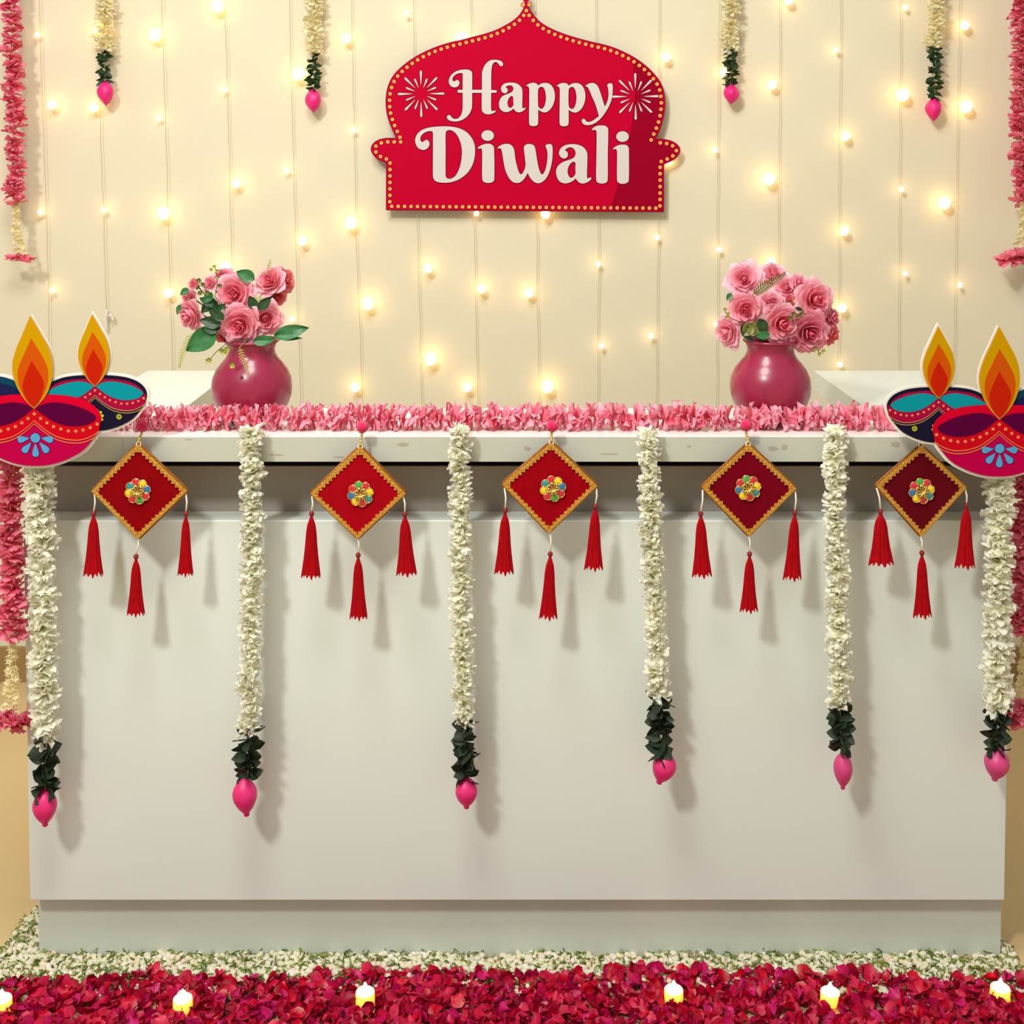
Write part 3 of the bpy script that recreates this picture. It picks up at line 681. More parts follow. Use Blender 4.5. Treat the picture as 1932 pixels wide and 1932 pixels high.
kite((680, 840), (767, 930), (675, 1017), (585, 930), [(588, 974, 1092, 35, (588, 936)), (764, 975, 1087, 37, (762, 935)), (676, 1052, 1170, 32, (675, 1012))], (158, 2, 18), (681, 930), KL+'between second and third white garlands', (683, 808))
kite((1040, 832), (1128, 915), (1035, 1006), (946, 912), [(953, 968, 1085, 35, (951, 920)), (1123, 960, 1077, 34, (1124, 920)), (1038, 1050, 1170, 33, (1036, 1001))], (146, 0, 14), (1043, 920), KL+'nearest the counter middle', (1042, 806))
kite((1411, 835), (1503, 920), (1412, 1012), (1322, 918), [(1322, 974, 1090, 36, (1327, 924)), (1499, 972, 1096, 34, (1499, 926)), (1414, 1050, 1156, 33, (1412, 1007))], (112, 0, 22), (1410, 919), KL+'below the right vase', (1408, 804))
kite((1737, 838), (1823, 918), (1737, 1013), (1650, 915), [(1661, 970, 1067, 46, (1655, 920)), (1823, 958, 1073, 37, (1820, 922)), (1739, 1048, 1167, 34, (1737, 1008))], (92, 4, 18), (1738, 925), KL+'tucked under the right diya cutout', None)

# ------------------------------------------------------------------ diya cutouts
def diya(cx, cy, side, label):
    Y = -.072; k = S(Y); o = P(cx, cy, Y); t = thing('diya_cutout', o, label, 'cutout', 'printed diya cutouts at the counter ends')
    Zz = lambda u, v, s_=1.: ((u-322)/4.83, -(v-1010)/4.83)
    def half(pts): return [Zz(*p[:2])+tuple(p[2:]) for p in pts]
    # outlines in photograph pixels about the crossing of flame and bowl, y up
    bowl = [(0, 26), (33, 26), (58, 24), (82, 19.5), (105, 10), (119, -2), (126, -16), (125, -30), (119, -46), (108, -62), (91, -81), (68, -95), (43, -105), (20, -110), (0, -111)]
    bowl = bowl+[(-x, y) for x, y in bowl[1:-1][::-1]]
    lens = [(2, -1, c), (16, 7), (37, 11), (58, 9), (82, 3), (105, -7), (117, -17), (113, -25), (99, -32), (78, -35), (57, -33), (37, -26), (20, -15.5)]
    band_top = [(0, 0), (20, -15.5), (37, -26), (57, -33), (78, -35), (99, -32), (113, -26), (124.5, -19)]
    edge1 = [(0, -24), (16, -38), (33, -50), (49, -57), (70, -61), (91, -60), (111, -52), (122.5, -44)]
    dts = [(0, -11), (12, -19.7), (23.8, -28), (36.2, -35.2), (50, -40), (64.2, -43.5), (78.3, -43.9), (92, -41.8), (105.8, -37.3), (119, -30.4)]
    fy = [(-4.1, 175, c), (-39.3, 80.7), (-22, 30), (0, 0, c), (22, 32), (36.2, 80.7)]
    fy = [(-4.1, 175, c), (-18, 143), (-33, 108), (-39.3, 78), (-34, 50), (-20, 22), (0, 0, c), (20, 22), (33, 52), (36.2, 80), (30, 112), (14, 143)]
    fo = [(-3, 133.5, c), (-16, 105), (-27, 80), (-29.8, 62), (-26, 40), (-15, 18), (0, 1, c), (15, 20), (25, 42), (28.5, 64), (25, 84), (13, 108)]
    fr = [(-2.5, 91, c), (-13, 68), (-19, 52), (-20.7, 41), (-18, 28), (-10, 12), (0, 2, c), (10, 13), (17, 30), (19.9, 43), (18, 55), (10, 70)]
    def tf(pts, s_, dx, dy, mx=1): return [((p[0]*mx*s_+dx)*k, (p[1]*s_+dy)*k)+tuple(p[2:]) for p in pts]
    def draw(s_, dx, dy, y, C, name, mx=1, simple=False, flowers='blue', board=True):
        sp_ = lambda pts, m_=1, kk_=6: smooth_poly(tf(pts, s_, dx, dy, m_), True, kk_)
        root = MB().poly([sp_(bowl)], y-.0006, y+.0004).build(name, M[C['body']], t)
        lay = lambda polys, mt, nm, z: MB().poly(polys, y-z, y-z+.0004).build(nm, M[mt], root)
        # rim ring above the band: bowl area above band, as polygon
        up = [p for p in bowl if p[0] >= 0 and p[1] > -20]
        outer = sp_(bowl)
        for m_ in (1, -1):
            rim = smooth_poly(tf([(0, 26, c), (33, 26), (58, 24), (82, 19.5), (105, 10), (119, -2), (126, -16), (125.3, -22, c)]+[(p[0], p[1]) for p in band_top[::-1][1:-1]]+[(0, 0, c)], s_, dx, dy, m_), True, 5)
            lay([rim], C['rim'], 'rim_print', .0009)
            if 'rim2' in C:
                r2 = smooth_poly(tf([(0, 17, c), (33, 17), (58, 15), (84, 10), (104, 0), (115, -10), (120, -19, c), (99, -32), (57, -33), (20, -15.5), (0, 0, c)], s_, dx, dy, m_), True, 5)
                lay([r2], C['rim2'], 'rim_line', .0012)
            lay([sp_(lens, m_)], C['lens'], 'bowl_inside', .0015)
            bt = smooth_poly(tf(band_top, s_, dx, dy, m_), False, 5); e1 = smooth_poly(tf(edge1, s_, dx, dy, m_), False, 5)
            lay([bt+e1[::-1]], C['band'], 'band_print', .0013)
            for off in (0, -5.6):
                wl_ = .9
                a_ = smooth_poly(tf([(x, y_+off+wl_) for x, y_ in edge1], s_, dx, dy, m_), False, 5); b2 = smooth_poly(tf([(x, y_+off-wl_) for x, y_ in edge1], s_, dx, dy, m_), False, 5)
                if off: a_, b2 = a_[:-3], b2[:-3]
                lay([a_+b2[::-1]], C['line'], 'line_print', .0017)
            dm = MB()
            for i, (x, y_) in enumerate(dts):
                if i == 0 and m_ < 0: continue
                h_ = 3.7; r_ = (PI/4 if 0 < i < 4 or i == 9 else 0)
                q = [(x+h_*math.cos(r_+a), y_+h_*math.sin(r_+a)) for a in (0, PI/2, PI, 3*PI/2)]
                dm.poly([tf(q, s_, dx, dy, m_)], y-.0019, y-.0012)
            dm.build('diamond_print', M[C['dot']], root)
        if flowers == 'blue':
            F = MB(); G = MB()
            for bld, e, z in ((F, 0, .0019), (G, 1.2, .0015)):
                bld.poly([[((1.2+(9+e)*math.cos(a))*k, (-57+(9+e)*math.sin(a))*k) for a in np.linspace(0, 2*PI, 21)[:-1]]], y-z, y-z+.0004)
                for ang, r0, r1 in ((-8, 11, 34), (-50, 12, 37), (-90, 11, 37), (-130, 12, 37), (-172, 11, 34)):
                    a = math.radians(ang); w_ = 6.3+e
                    pr = [(r0-e, 0), (r0+(r1-r0)*.35, w_*.55), (r1-7, w_), (r1-2+e*.5, w_*.8), (r1+e, 0)]
                    q = smooth_poly([pr[0]+('c',)]+pr[1:]+[(x, -y_) for x, y_ in pr[1:-1][::-1]], True, 3)
                    bld.poly([[((1.2+x*math.cos(a)-y_*math.sin(a))*k, (-56+x*math.sin(a)+y_*math.cos(a))*k) for x, y_ in q]], y-z, y-z+.0004)
            F.build('flower_print', M['dblue'], root); G.build('flower_outline', M['dbo'], root)
        elif flowers == 'yellow':
            F = MB()
            for fx, fy_, rr, n in ((58, -76, 6.3, 10), (-58, -76, 6.3, 10), (2, -76, 17, 10)):
                for i in range(n):
                    a = 2*PI*i/n+.15; pr = [(rr*.35, 0), (rr*.7, rr*.2), (rr*.95, rr*.22), (rr*1.15, 0), (rr*.95, -rr*.22), (rr*.7, -rr*.2)]
                    F.poly([tf([(fx+x*math.cos(a)-y_*math.sin(a), fy_+x*math.sin(a)+y_*math.cos(a)) for x, y_ in pr], s_, dx, dy)], y-.0019, y-.0014)
                F.poly([tf([(fx+rr*.2*math.cos(a), fy_+rr*.2*math.sin(a)) for a in np.linspace(0, 2*PI, 9)[:-1]], s_, dx, dy)], y-.0019, y-.0014)
            F.build('flower_print', M['ryel'], root)
        fl_ = MB().poly([offset(sp_(fy), 1.0*k)], y-.0026, y-.0004).build('flame', M['fout'], t)
        for pp, mt, z, nm in ((fy, 'fyel', .0030, 'yellow_flame'), (fo, 'fora', .0033, 'orange_flame'), (fr, 'fred', .0036, 'red_flame')):
            MB().poly([sp_(pp)], y-z, y-z+.0004).build(nm, M[mt], fl_)
        return outer, sp_(fy)
    front = dict(body='dmag', rim='drim', lens='dpur', band='dband', line='dline', dot='ddot')
    rear = dict(body='rnav', rim='rnav', rim2='rred', lens='rtea', band='rred', line='rlin', dot='rdot')
    third = dict(body='tnavy', rim='tteal', lens='tnavy', band='tteal', line='tline', dot='tline')
    b0, f0 = draw(1, 0, 0, -.0045, front, 'pink_diya_print')
    b1, f1 = draw(.775, 115*side, 42*(1 if side > 0 else .94), -.0015, rear, 'navy_diya_print', flowers='yellow')
    b2, f2 = draw(.775, -117*side, 42, -.0008, third, 'blue_diya_print', flowers=None)
    bd = MB(); e = 3.4*k
    for i, q in enumerate((b0, f0, b1, f1, b2, f2)): bd.poly([offset(q, e*(1.6, .35, 1.3, 1, 1.3, 1)[i])], .0003+i*.0002, .0050+i*.0002)
    tag(bd.build('backing_board', M['white'], t), 'white edge of the cutout board')
    MB().box(-.03, .03, .006, .071, -.05, -.035).build('stand', M['white'], t)
diya(66.7, 769, 1, 'printed cutout of diya oil lamps at the left end of the counter')
diya(1883.5, 789, -1, 'printed cutout of diya oil lamps at the right end of the counter')

# ------------------------------------------------------------------ vases and roses
YV = .15; kv = S(YV)
def vase(cx, base_y, label):
    b = P(cx, 700, YV); o = Vector((b.x, YV, zt+.0005)); t = thing('clay_vase', o, label, 'vase')
    H = (P(cx, 641, YV).z-zt)
    body = [(.045, 0), (.052, .004), (.066, .018), (.078, .036), (.0845, .055), (.0865, .073), (.084, .092), (.076, .110), (.065, .124), (.056, .134), (.051, .144), (.050, .152), (.053, .162), (.058, .170)]
    sz = H/.172; body = [(r, z*sz) for r, z in body]
    inner = [(r-.005, z) for r, z in body[::-1][:9]]+[(.03, .05)]
    tri = MB(); n = 64; prof = body+[(body[-1][0]-.0015, body[-1][1]+.002)]+inner
    tri.lathe(prof, n, fn=lambda a, u: 1+.008*math.cos(2*a+4*u)+.004*math.cos(5*a)); tri.build('pot', M['vase'], t, True)
    ring = MB(); ring.tube([((body[-1][0]-.001)*math.cos(a), (body[-1][0]-.001)*math.sin(a), body[-1][1]) for a in np.linspace(0, 2*PI, 41)], .0032, 8)
    ring.build('rim', M['vase'], t, True)
    return o, H
# rose petals, one mesh per whorl and variant
def rose_petal(layer, tone):
    R0, H0, al, refl, u0 = [(.17, .60, 1.25, .02, 0), (.31, .60, 1.1, .04, 0), (.48, .56, 1.0, .10, 0), (.68, .46, .86, .20, 0), (.88, .30, .76, .30, 0), (1.04, .06, .62, .32, 0)][layer]
    nu, nv = 7, 8; v = []; cs = []; f = []; ph = R(0, 6)
    for i in range(nu+1):
        u = i/nu
        for j in range(nv+1):
            tt = -1+2*j/nv
            wd = al*(.35+.65*math.sin(PI*min(1, u*.75)))*(1-.72*max(0, u-.72)/.28*(1 if layer > 2 else .35))
            uu = u*(1-.16*tt*tt*(1 if layer > 1 else .4))
            rho = R0*(math.sin(uu*PI/2)**.8)*(1 if layer > 1 else 1-.25*uu)
            z = -.35+(H0+.35)*uu**1.15-refl*max(0, uu-.62)**1.2*2.2+.02*math.sin(tt*5+ph)*uu
            rho += refl*max(0, uu-.6)*.7*(1-.5*abs(tt)); rho += .025*math.sin(tt*4+ph)*uu
            rho *= (1-.05*tt) if layer > 0 else (1-.25*tt)
            a = wd*tt; v.append((rho*math.cos(a), rho*math.sin(a), z)); cs.append((u, abs(tt)))
    for i in range(nu):
        for j in range(nv): a = i*(nv+1)+j; f.append((a, a+nv+1, a+nv+2, a+1))
    cs = np.array(cs)
    inn, tip = tone; deep = [.95, .7, .42, .26, .12, .04][layer]; 
    ct = mix(tip, inn, np.clip(deep+.5*(1-cs[:, 0])-.35*cs[:, 0]**3, 0, 1))
    m = MB().add(np.array(v)*.5, f, ct).mesh('petal', M['petal'], True); return m
tones = dict(p=((236, 92, 120), (255, 198, 210)), l=((242, 128, 152), (255, 212, 222)), c=((232, 92, 98), (252, 158, 162)), d=((214, 66, 100), (248, 172, 190)))
rpm = {(l_, t_): [rose_petal(l_, tones[t_]) for _ in range(2)] for l_ in range(6) for t_ in tones}
core = {t_: MB().add(*(lambda s_: (s_.v[0], s_.f))(MB().sphere((0, 0, .1), .085, 8, 6, (1, 1, 1.5))), np.array(lin(tones[t_][0]))*.8).mesh('core', M['petal'], True) for t_ in tones}
def rose(px, py, d, Y, face, tone, vo, vh, mouth, label, leaves=(), bud=False):
    o = P(px, py, Y); k = S(Y); t = thing('rose', o, label, 'flower', 'pink roses in the vases')
    ax = Vector((face[0], -1, face[1])).normalized(); sc_ = d*k*1.1
    Q = ax.to_track_quat('Z', 'Y').to_matrix().to_4x4(); spin = R(0, 6)
    lay = ((0, 3), (1, 4), (2, 5)) if bud else ((0, 3), (1, 3), (2, 4), (3, 5), (4, 6), (5, 6))
    z_off = Matrix.Translation((0, 0, -.06))
    for l_, n in lay:
        for i in range(n):
            a = spin+l_*.6+2*PI*(i+R(-.13, .13))/n
            m = Q@Matrix.Scale(sc_*(1.5 if bud else 1), 4)@z_off@Matrix.Rotation(a, 4, 'Z')@Matrix.Rotation(R(-.08, .1), 4, 'Y')@Matrix.Scale(R(.93, 1.07), 4)
            inst('petal', random.choice(rpm[(l_, tone)]), t, mtx=m)
    inst('core', core[tone], t, mtx=Q@Matrix.Scale(sc_, 4)@z_off)
    cal = MB()
    for i in range(5):
        v, f, u = petal(.36, .18, .1, -.25, 3, 2, .5, .8); cal.add(xf(v, Matrix.Translation((0, 0, -.27))@Matrix.Rotation(i*2*PI/5, 4, 'Z')@Matrix.Rotation(-.05, 4, 'Y')), f)
    ca = cal.build('calyx', M['leaf'], t, True); ca.matrix_local = Q@Matrix.Scale(sc_, 4)
    p0 = -ax*sc_*.2; p3 = Vector((vo.x+mouth*.028, vo.y+R(-.01, .02), vo.z+vh-.05))-o; p2 = Vector((vo.x+mouth*.03, vo.y, vo.z+vh+.012))-o
    p1 = p0-ax*.025
    pts = [p0*(1-s_)**3+p1*3*s_*(1-s_)**2+p2*3*s_*s_*(1-s_)+p3*s_**3 for s_ in np.linspace(0, 1, 9)]
    MB().tube(pts, .0016, 6).build('stem', M['stem'], t, True)
    for (lx, ly, tx, ty, w_, mt) in leaves:             # leaf from (lx, ly) to its tip (tx, ty)
        a, b = P(lx, ly, Y-.012), P(tx, ty, Y-.018); L = (b-a).length
        v, f, u = leaf_shape(L, w_*k, .25, -.1)
        X = (b-a).normalized(); Z = Vector((0, -1, .25)); Z = (Z-X*Z.dot(X)).normalized(); Yv = Z.cross(X)
        mm = Matrix((X, Yv, Z)).transposed().to_4x4(); mm.translation = a-o
        inst('leaf', MB().add(v, f).mesh('leaf', M[mt], True), t, mtx=mm)
    return t
def fern(pts, w_, Y, mt, label, vo, vh, droop=False):
    o = P(*pts[0], Y); k = S(Y); t = thing('fern_sprig', o, label, 'sprig', 'fern sprigs among the roses')
    q = smooth_poly(pts, False, 6); line = [P(a, b, Y)-o for a, b in q]
    tail = [Vector((vo.x, vo.y, vo.z+vh-.03))-o, (Vector((vo.x, vo.y, vo.z+vh+.01))-o)*.6+Vector((0, .008, 0))]
    MB().tube(tail+line, .0008, 5).build('stem', M[mt], t, True)
    sm = sample([(a, b) for a, b in q], 4.8, False); n = len(sm); base = None
    for i in range(1, n):
        d = (sm[i]-sm[i-1]).normalized(); s_ = w_*(1-.75*(i/n)**2)*(.6+.4*min(1, i/3))
        for sd in (-1, 1):
            e = Vector((d.x*.55-d.y*sd, d.y*.55+d.x*sd)).normalized()
            a, b = P(sm[i].x, sm[i].y, Y), P(sm[i].x+e.x*s_, sm[i].y+e.y*s_, Y-.002)
            X = (b-a).normalized(); Z = Vector((0, -1, 0)); Yv = Z.cross(X); Z = X.cross(Yv)
            mm = Matrix((X, Yv, Z)).transposed().to_4x4(); mm.translation = a-o
            v, f, u = petal((b-a).length, (4.2 if mt == 'fernb' else 2.5)*k, .05, .02, 2, 2, .3, .3); inst('leaflet', MB().add(v, f).mesh('leaflet', M[mt], True), t, mtx=mm)
def sprig(pts, bits, Y, mt, label, vo, vh, rad=4):
    o = P(*pts[0], Y); k = S(Y); t = thing('bud_sprig', o, label, 'sprig', 'small green bud sprigs among the roses')
    line = [P(a, b, Y)-o for a, b in smooth_poly(pts, False, 5)]
    MB().tube([Vector((vo.x, vo.y, vo.z+vh-.03))-o, (Vector((vo.x, vo.y, vo.z+vh+.01))-o)*.6+Vector((0, .008, 0))]+line, .0009, 5).build('stem', M['stem'], t, True)
    for (x, y_) in bits:
        m = MB()
        for i in range(5):
            v, f, u = petal(rad*1.6*k, rad*1.2*k, .2, .1, 3, 2, .3, .4); m.add(xf(v, Matrix.Rotation(PI/2, 4, 'X')@Matrix.Rotation(i*2*PI/5+x, 4, 'Z')@Matrix.Rotation(-.5, 4, 'Y')), f)
        m.sphere((0, -.001, 0), rad*.5*k, 6, 5); m.build('green_bud', M[mt], t, True, P(x, y_, Y-.003)-o)
lv, lh = vase(475, 790, 'round plum clay vase holding roses, nearest the left diya cutout')
rv, rh = vase(1453.5, 790, 'round plum clay vase holding roses, nearest the right diya cutout')
Lr = [(441, 553, 71, .12, (-.1, .15), 'p', -.2, 'large open pink rose, topmost of the two big ones in the left vase', [(408, 600, 424, 573, 30, 'leaf'), (432, 588, 396, 602, 30, 'leaf'), (412, 578, 376, 562, 20, 'gleaf2'), (404, 566, 380, 590, 22, 'gleaf2'), (400, 552, 386, 572, 18, 'leaf')]),
      (451, 614, 76, .09, (0, -.1), 'p', 0, 'large open pink rose hanging over the rim of the left vase', [(410, 624, 350, 662, 44, 'leaf'), (478, 645, 520, 640, 20, 'leaf'), (418, 612, 376, 604, 24, 'gleaf2'), (416, 618, 380, 622, 22, 'gleaf2'), (422, 604, 392, 580, 20, 'gleaf2')]),
      (501, 602, 62, .11, (.25, 0), 'p', .4, 'pink rose touching the large one above the rim of the left vase', [(518, 634, 582, 618, 28, 'leaf'), (525, 638, 570, 638, 10, 'leaf'), (488, 585, 512, 560, 20, 'gleaf2'), (482, 582, 470, 558, 20, 'gleaf2')]),
      (356, 596, 58, .12, (-.9, -.25), 'p', -.9, 'pink rose leaning out sideways toward the left diya cutout', []),
      (508, 528, 56, .14, (-.3, .5), 'p', .4, 'pink rose with upright petals high in the left vase bouquet', [(480, 528, 446, 512, 26, 'leaf')]),
      (539, 529, 48, .16, (1.5, .35), 'c', .8, 'coral pink rose seen from the side, topmost in the left vase bouquet', []),
      (367, 537, 25, .13, (-.5, .6), 'p', -.8, 'small pink rosebud with green sprigs, at the outer top of the left bouquet', [(356, 545, 340, 557, 14, 'leaf')]),
      (354, 562, 34, .14, (-.7, .2), 'p', -.9, 'small pink rose above the leaning rose in the left bouquet', [(340, 575, 334, 594, 10, 'leaf')]),
      (420, 524, 44, .17, (0, .8), 'd', -.2, 'pink rose half hidden behind the top of the large rose in the left bouquet', []),
      (396, 533, 32, .16, (-.2, .6), 'l', -.5, 'small pale pink rose between bud and hidden rose in the left bouquet', []),
      (415, 630, 38, .12, (-.6, -.4), 'c', -.6, 'small coral rose tucked under the large rim rose in the left bouquet', []),
      (524, 562, 34, .17, (.6, -.3), 'c', .7, 'coral rose in shade under the upright rose in the left bouquet', [])]
Rr_ = [(1404, 526, 66, .12, (-.15, .3), 'l', -.5, 'palest pink rose at the top of the right vase bouquet', [(1380, 554, 1371, 567, 12, 'leaf')]),
      (1407, 585, 64, .10, (-.1, .05), 'p', -.5, 'open pink rose below the palest one in the right vase', [(1410, 612, 1433, 632, 26, 'olive'), (1420, 612, 1400, 634, 24, 'olive'), (1432, 602, 1446, 632, 22, 'gleaf2'), (1400, 612, 1416, 644, 20, 'gleaf2')]),
      (1455, 573, 50, .11, (0, .2), 'l', 0, 'small open pink rose in the centre of the right vase bouquet', []),
      (1477, 612, 72, .09, (.15, 0), 'p', .2, 'large deep centred pink rose drooping over the rim of the right vase', [(1452, 632, 1424, 634, 16, 'leaf')]),
      (1528, 629, 74, .09, (.15, -.15), 'd', .6, 'large dusky pink rose, lowest in the right vase bouquet', []),
      (1541, 567, 72, .12, (.3, .15), 'p', .7, 'large pink rose high on the outer side of the right vase bouquet', [(1520, 600, 1500, 588, 20, 'olive'), (1516, 606, 1500, 600, 14, 'olive'), (1514, 594, 1490, 584, 22, 'gleaf2'), (1510, 610, 1494, 594, 20, 'gleaf2')]),
      (1371, 627, 60, .12, (-1.3, -.15), 'l', -.9, 'pink rose seen from the side beside the rim of the right vase', []),
      (1484, 541, 50, .15, (-.2, .5), 'l', .2, 'pink rose behind the brown fern in the right vase', []),
      (1508, 534, 38, .15, (.2, .5), 'l', .4, 'small pale rose behind the large high one in the right vase', []),
      (1460, 515, 50, .18, (.1, .9), 'l', 0, 'pink rose facing upward at the very top of the right bouquet', []),
      (1571, 600, 40, .14, (1.0, .1), 'd', .9, 'small dusky rose on the outer edge of the right bouquet', []),
      (1570, 632, 42, .15, (1.0, -.2), 'c', .9, 'coral rose below the dusky one at the outer edge of the right bouquet', []),
      (1486, 571, 28, .13, (.7, .6), 'c', .3, 'closed coral rosebud in the centre of the right bouquet', [(1483, 580, 1491, 566, 14, 'olive')])]
for vo, vh, L in ((lv, lh, Lr), (rv, rh, Rr_)):
    for (px, py, d, Y, fc, tn, mo, lab, lvs) in L:
        rose(px, py, d, Y+.02, fc, tn, vo, vh, mo, lab, lvs, bud=(d < 30))
fern([(360, 630), (352, 650), (343, 672), (339, 692)], 12, .10, 'fern', 'yellow green fern sprig drooping beside the big leaf of the left bouquet', lv, lh)
fern([(452, 655), (458, 675), (465, 692), (469, 706)], 10, .045, 'fern', 'pale fern sprig hanging in front of the left vase', lv, lh)
fern([(480, 560), (494, 568), (510, 566)], 11, .13, 'fern', 'yellow fern tuft between the roses of the left bouquet', lv, lh)
fern([(1420, 556), (1438, 543), (1460, 530), (1480, 518)], 15, .085, 'fernb', 'brown green fern sprig crossing the top of the right bouquet', rv, rh)
fern([(500, 520), (506, 508), (510, 492)], 7, .16, 'fern', 'thin pale sprig rising above the upright rose of the left bouquet', lv, lh)
sprig([(405, 560), (410, 530), (406, 505)], [(405, 503), (399, 509), (411, 511), (408, 524)], .10, 'fern', 'thin green sprig rising over the top of the left bouquet', lv, lh, 3.4)
sprig([(400, 560), (388, 545), (376, 530)], [(376, 529), (384, 537), (378, 553), (392, 552), (415, 539)], .09, 'olive', 'olive bud sprig by the small rosebud of the left bouquet', lv, lh, 4.4)
sprig([(448, 660), (444, 675), (439, 688)], [(439, 689), (430, 658), (424, 664)], .045, 'fern', 'green bud dangling in front of the left vase', lv, lh, 5.5)
sprig([(425, 650), (408, 664), (396, 678)], [(395, 680), (420, 662)], .08, 'fern', 'green bud dangling beside the left vase', lv, lh, 5.5)
sprig([(1535, 650), (1543, 660), (1546, 668)], [(1546, 668), (1553, 662), (1538, 660)], .10, 'fern', 'yellow green sprig under the lowest rose of the right bouquet', rv, rh, 4)
sprig([(1378, 600), (1370, 590), (1366, 582)], [(1368, 584), (1374, 592), (1371, 598)], .10, 'fern', 'pale sprig above the sideways rose of the right bouquet', rv, rh, 3.6)
sprig([(1500, 620), (1495, 600), (1497, 592)], [(1497, 592), (1505, 596), (1490, 600), (1512, 592)], .10, 'olive', 'olive sprig in the middle of the right bouquet', rv, rh, 4.5)

# ------------------------------------------------------------------ flower carpet on the floor
def inpoly(x, y, poly):
    ins = False; n = len(poly)
    for i in range(n):
        x1, y1 = poly[i]; x2, y2 = poly[(i+1) % n]
        if (y1 > y) != (y2 > y) and x < (x2-x1)*(y-y1)/(y2-y1)+x1: ins = not ins
    return ins
bound = [(-160, 1852), (0, 1853), (120, 1850), (210, 1854), (250, 1838), (300, 1836), (340, 1852), (400, 1846), (460, 1850), (520, 1852), (640, 1838), (720, 1834), (800, 1838),
         (900, 1836), (1000, 1846), (1080, 1842), (1160, 1830), (1200, 1822), (1260, 1826), (1330, 1832), (1400, 1836), (1480, 1836), (1560, 1838), (1640, 1842), (1760, 1852), (1840, 1850), (1900, 1842), (2100, 1846)]
bw_ = [(PF(x, y, .022).x, PF(x, y, .022).y) for x, y in bound]
def yb(x): return float(np.interp(x, [p[0] for p in bw_], [p[1] for p in bw_]))
budpoly = [tuple(PF(*p).xy) for p in ((-160, 1990), (-160, 1900), (0, 1806), (22, 1772), (45, 1742), (66, 1716), (80, 1712), (110, 1740), (110, 1798), (1850, 1798), (1860, 1760), (1893, 1768), (1905, 1790), (1925, 1830), (1950, 1850), (2060, 1990))]
def bud_variant():
    m = MB(); r = R(.0052, .0080); cc = random.choice([(238, 228, 206), (246, 240, 226), (236, 222, 190), (244, 214, 190), (228, 226, 190)])
    m.sphere((0, 0, 0), r, 7, 5, (1, 1, R(1.15, 1.6)), np.array(lin(cc)))
    for _ in range(2):
        a = R(-.6, .6); m.tube([(0, 0, -r), (a*.006, R(-.4, .4)*.006, -r-.008), (a*.014, R(-.4, .4)*.01, -r-.013)], [.0012, .0010, .0007], 4, col=np.array(lin((128, 148, 48))))
    return m
bv = [bud_variant() for _ in range(10)]; bvm = [b.mesh('jasmine_bud', M['fpetal'], True) for b in bv]
bvv = [(np.concatenate(b.v), b.f, np.concatenate(b.c)) for b in bv]
allb = []
tries = 0
while len(allb) < 3600 and tries < 60000:
    tries += 1; x = R(-1.3, 1.3); y = R(-.12, .26)
    if not inpoly(x, y, budpoly) or y < yb(x)-.035: continue
    if y > YP-.004 and kl-.006 < x < kr+.006: continue
    z = abs(random.gauss(0, .0028))+.005+.004*max(0, math.sin(x*23)*math.sin(y*31)+.3)
    allb.append((x, y, z))
allb.sort(key=lambda p: p[2]-p[1]*.02, reverse=True)
stuff = MB(); single = 0
for i, (x, y, z) in enumerate(allb):
    m = Matrix.Translation((x, y, z))@Matrix.Rotation(R(-2.2, 2.2), 4, 'X')@Matrix.Rotation(R(-2.2, 2.2), 4, 'Y')@Matrix.Rotation(R(0, 6), 4, 'Z')
    j = random.randrange(10); infr = abs(x) < 1.03
    if single < 300 and infr and i % 2 == 0:
        ob = inst('jasmine_bud', bvm[j], None, mtx=m); single += 1
        tag(ob, 'white jasmine bud lying on top of the white bud border', 'flower bud', 'loose jasmine buds at the foot of the counter')
    else: stuff.add(xf(bvv[j][0], m), bvv[j][1], bvv[j][2])
gb = MB()
for i in range(2200):                       # green stalks and bits among the buds
    x, y, z = random.choice(allb); a = R(0, 6.3); L = R(.008, .02); z = R(.007, .021)
    stuff.tube([(x, y, z), (x+L*.5*math.cos(a), y+L*.5*math.sin(a), z+R(-.002, .005)), (x+L*math.cos(a), y+L*math.sin(a), z)], .0014, 4, col=np.array(lin(random.choice([(120, 142, 40), (70, 112, 30), (150, 160, 70)]))))
tag(stuff.build('jasmine_border', M['fpetal'], None, True), 'border of white jasmine buds along the foot of the counter', 'flowers', None, 'stuff')
# rose petals
def rp_variant(i):
    cc = [((150, 0, 40), (206, 8, 58)), ((176, 0, 50), (222, 20, 70)), ((120, 0, 34), (176, 4, 48)), ((198, 8, 90), (226, 40, 120)), ((176, 6, 44), (214, 30, 76)),
          ((190, 0, 36), (226, 10, 50)), ((170, 0, 66), (214, 20, 96)), ((140, 0, 30), (196, 0, 44)), ((206, 90, 100), (208, 20, 66)), ((200, 20, 60), (240, 60, 96))][i % 10]
    L = R(.024, .034); v, f, u = petal(L, L*R(.8, 1.05), R(-.35, .4), R(-.35, .4), 4, 4, .35, R(0, .4), R(.03, .12))
    v[:, 0] -= L/2
    bc = (226, 170, 150) if R(0, 1) < .2 else cc[0]
    ct = mix(bc, cc[1], np.clip(u*2.6, 0, 1)); ct = ct*.75+mix(cc[0], cc[1], u)*.25
    return v, f, ct*.82
rp = [rp_variant(i) for i in range(20)]; rpme = [MB().add(*q).mesh('rose_petal', M['fpetal'], True) for q in rp]
cand = [(345, 1893), (689, 1880), (1271, 1876), (1566, 1880), (1887, 1872), (4, 1893)]
cpos = []
for cx, cy in cand:
    q = PF(cx, cy+10, .012); cpos.append(Vector((q.x, q.y, .010)))
allp = []
NP = 15000
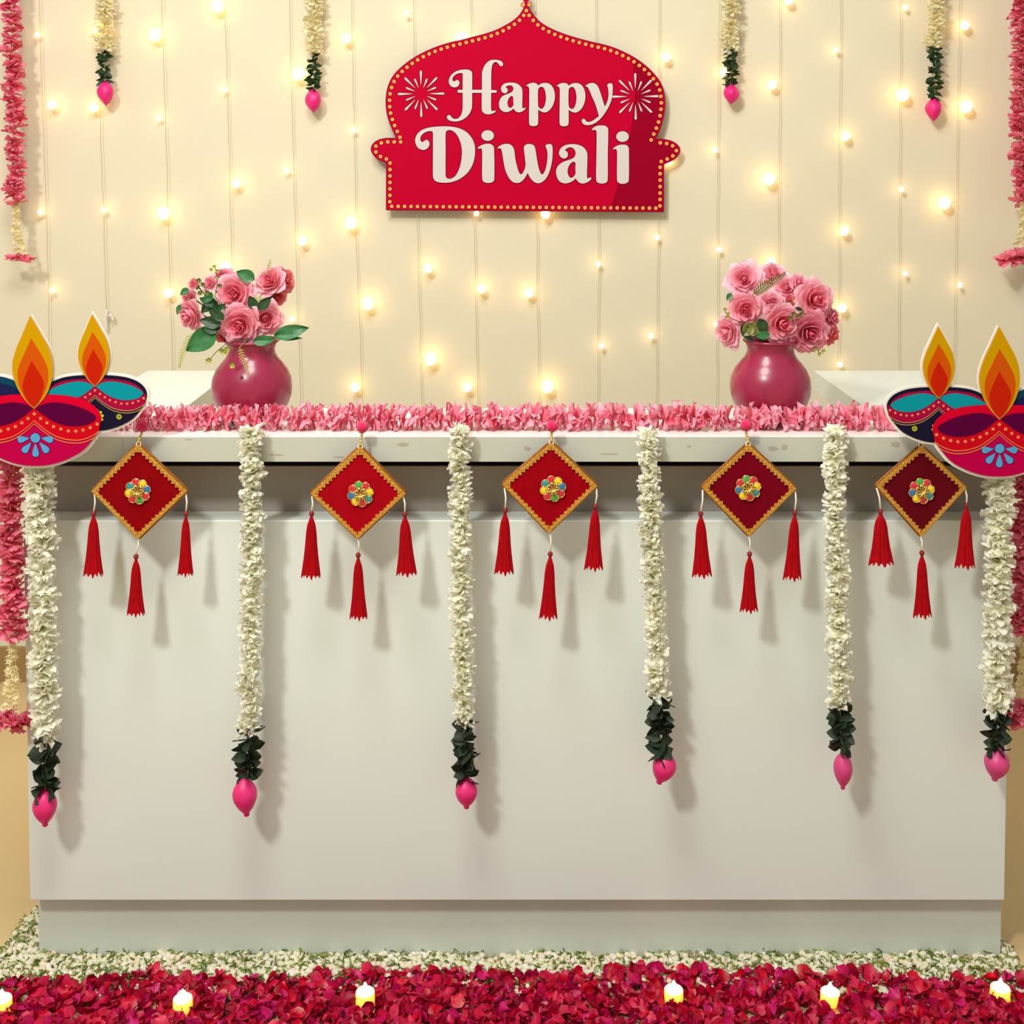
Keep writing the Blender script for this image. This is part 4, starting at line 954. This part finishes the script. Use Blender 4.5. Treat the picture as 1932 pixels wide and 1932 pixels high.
for i in range(NP):
    x = R(-1.35, 1.35); y = R(-.62, yb(x)+.006) if i > 1400 else yb(x)+R(-.03, .006)
    lvl = i/NP
    z = .004+.016*lvl+.008*(math.sin(x*17+1)*math.sin(y*29)+1)*.5*lvl+R(0, .004)
    if y > yb(x)-.012: z += R(0, .006)
    dc = min((Vector((x, y))-cq.xy).length for cq in cpos)
    if dc < .024: continue
    if dc < .034: z = min(z, .018)
    allp.append((x, y, z, lvl))
infr = [i for i, p in enumerate(allp) if abs(p[0]) < 1.0 and -.20 < p[1] and p[3] > .9]
random.shuffle(infr); sel = set(infr[:300])
stuff = MB()
for i, (x, y, z, lvl) in enumerate(allp):
    tlt = .55 if lvl < .7 else .8
    m = Matrix.Translation((x, y, z))@Matrix.Rotation(R(0, 6.3), 4, 'Z')@Matrix.Rotation(random.gauss(0, tlt), 4, 'X')@Matrix.Rotation(random.gauss(0, tlt), 4, 'Y')@Matrix.Scale(R(.75, 1.1), 4)
    j = random.randrange(20)
    if i in sel:
        tag(inst('rose_petal', rpme[j], None, mtx=m), 'crimson rose petal lying on top of the red petal bed', 'petal', 'loose rose petals on the floor')
    else: stuff.add(xf(rp[j][0], m), rp[j][1], rp[j][2])
tag(stuff.build('rose_petal_bed', M['fpetal'], None, True), 'thick bed of crimson rose petals on the floor', 'petals', None, 'stuff')

# tealights
names = ['tealight in front of the first kite hanging, second from the left', 'tealight in front of the second kite hanging', 'tealight between the third and fourth kite hangings',
         'tealight in front of the fifth white garland', 'tealight at the right end, closest to the white buds', 'tealight cut off by the left edge of the picture']
for p, nm in zip(cpos, names):
    t = thing('tealight', p, 'glowing yellow LED '+nm, 'candle', 'glowing tealights among the rose petals'); r = .0195
    MB().lathe([(r*.9, 0), (r, .002), (r, .021), (r*.97, .0235)], 32).build('wax_body', M['wax'], t, True)
    MB().lathe([(r*.965, .0236), (r*.8, .0245), (r*.5, .0262), (r*.3, .0290), (r*.18, .032), (.0002, .0325)], 32).build('melted_top', M['waxtop'], t, True)
    MB().lathe([(.0062, .0290), (.0056, .033), (.0042, .037), (.0022, .041), (.0003, .0440)], 12).build('flame_tip', M['flame'], t, True)
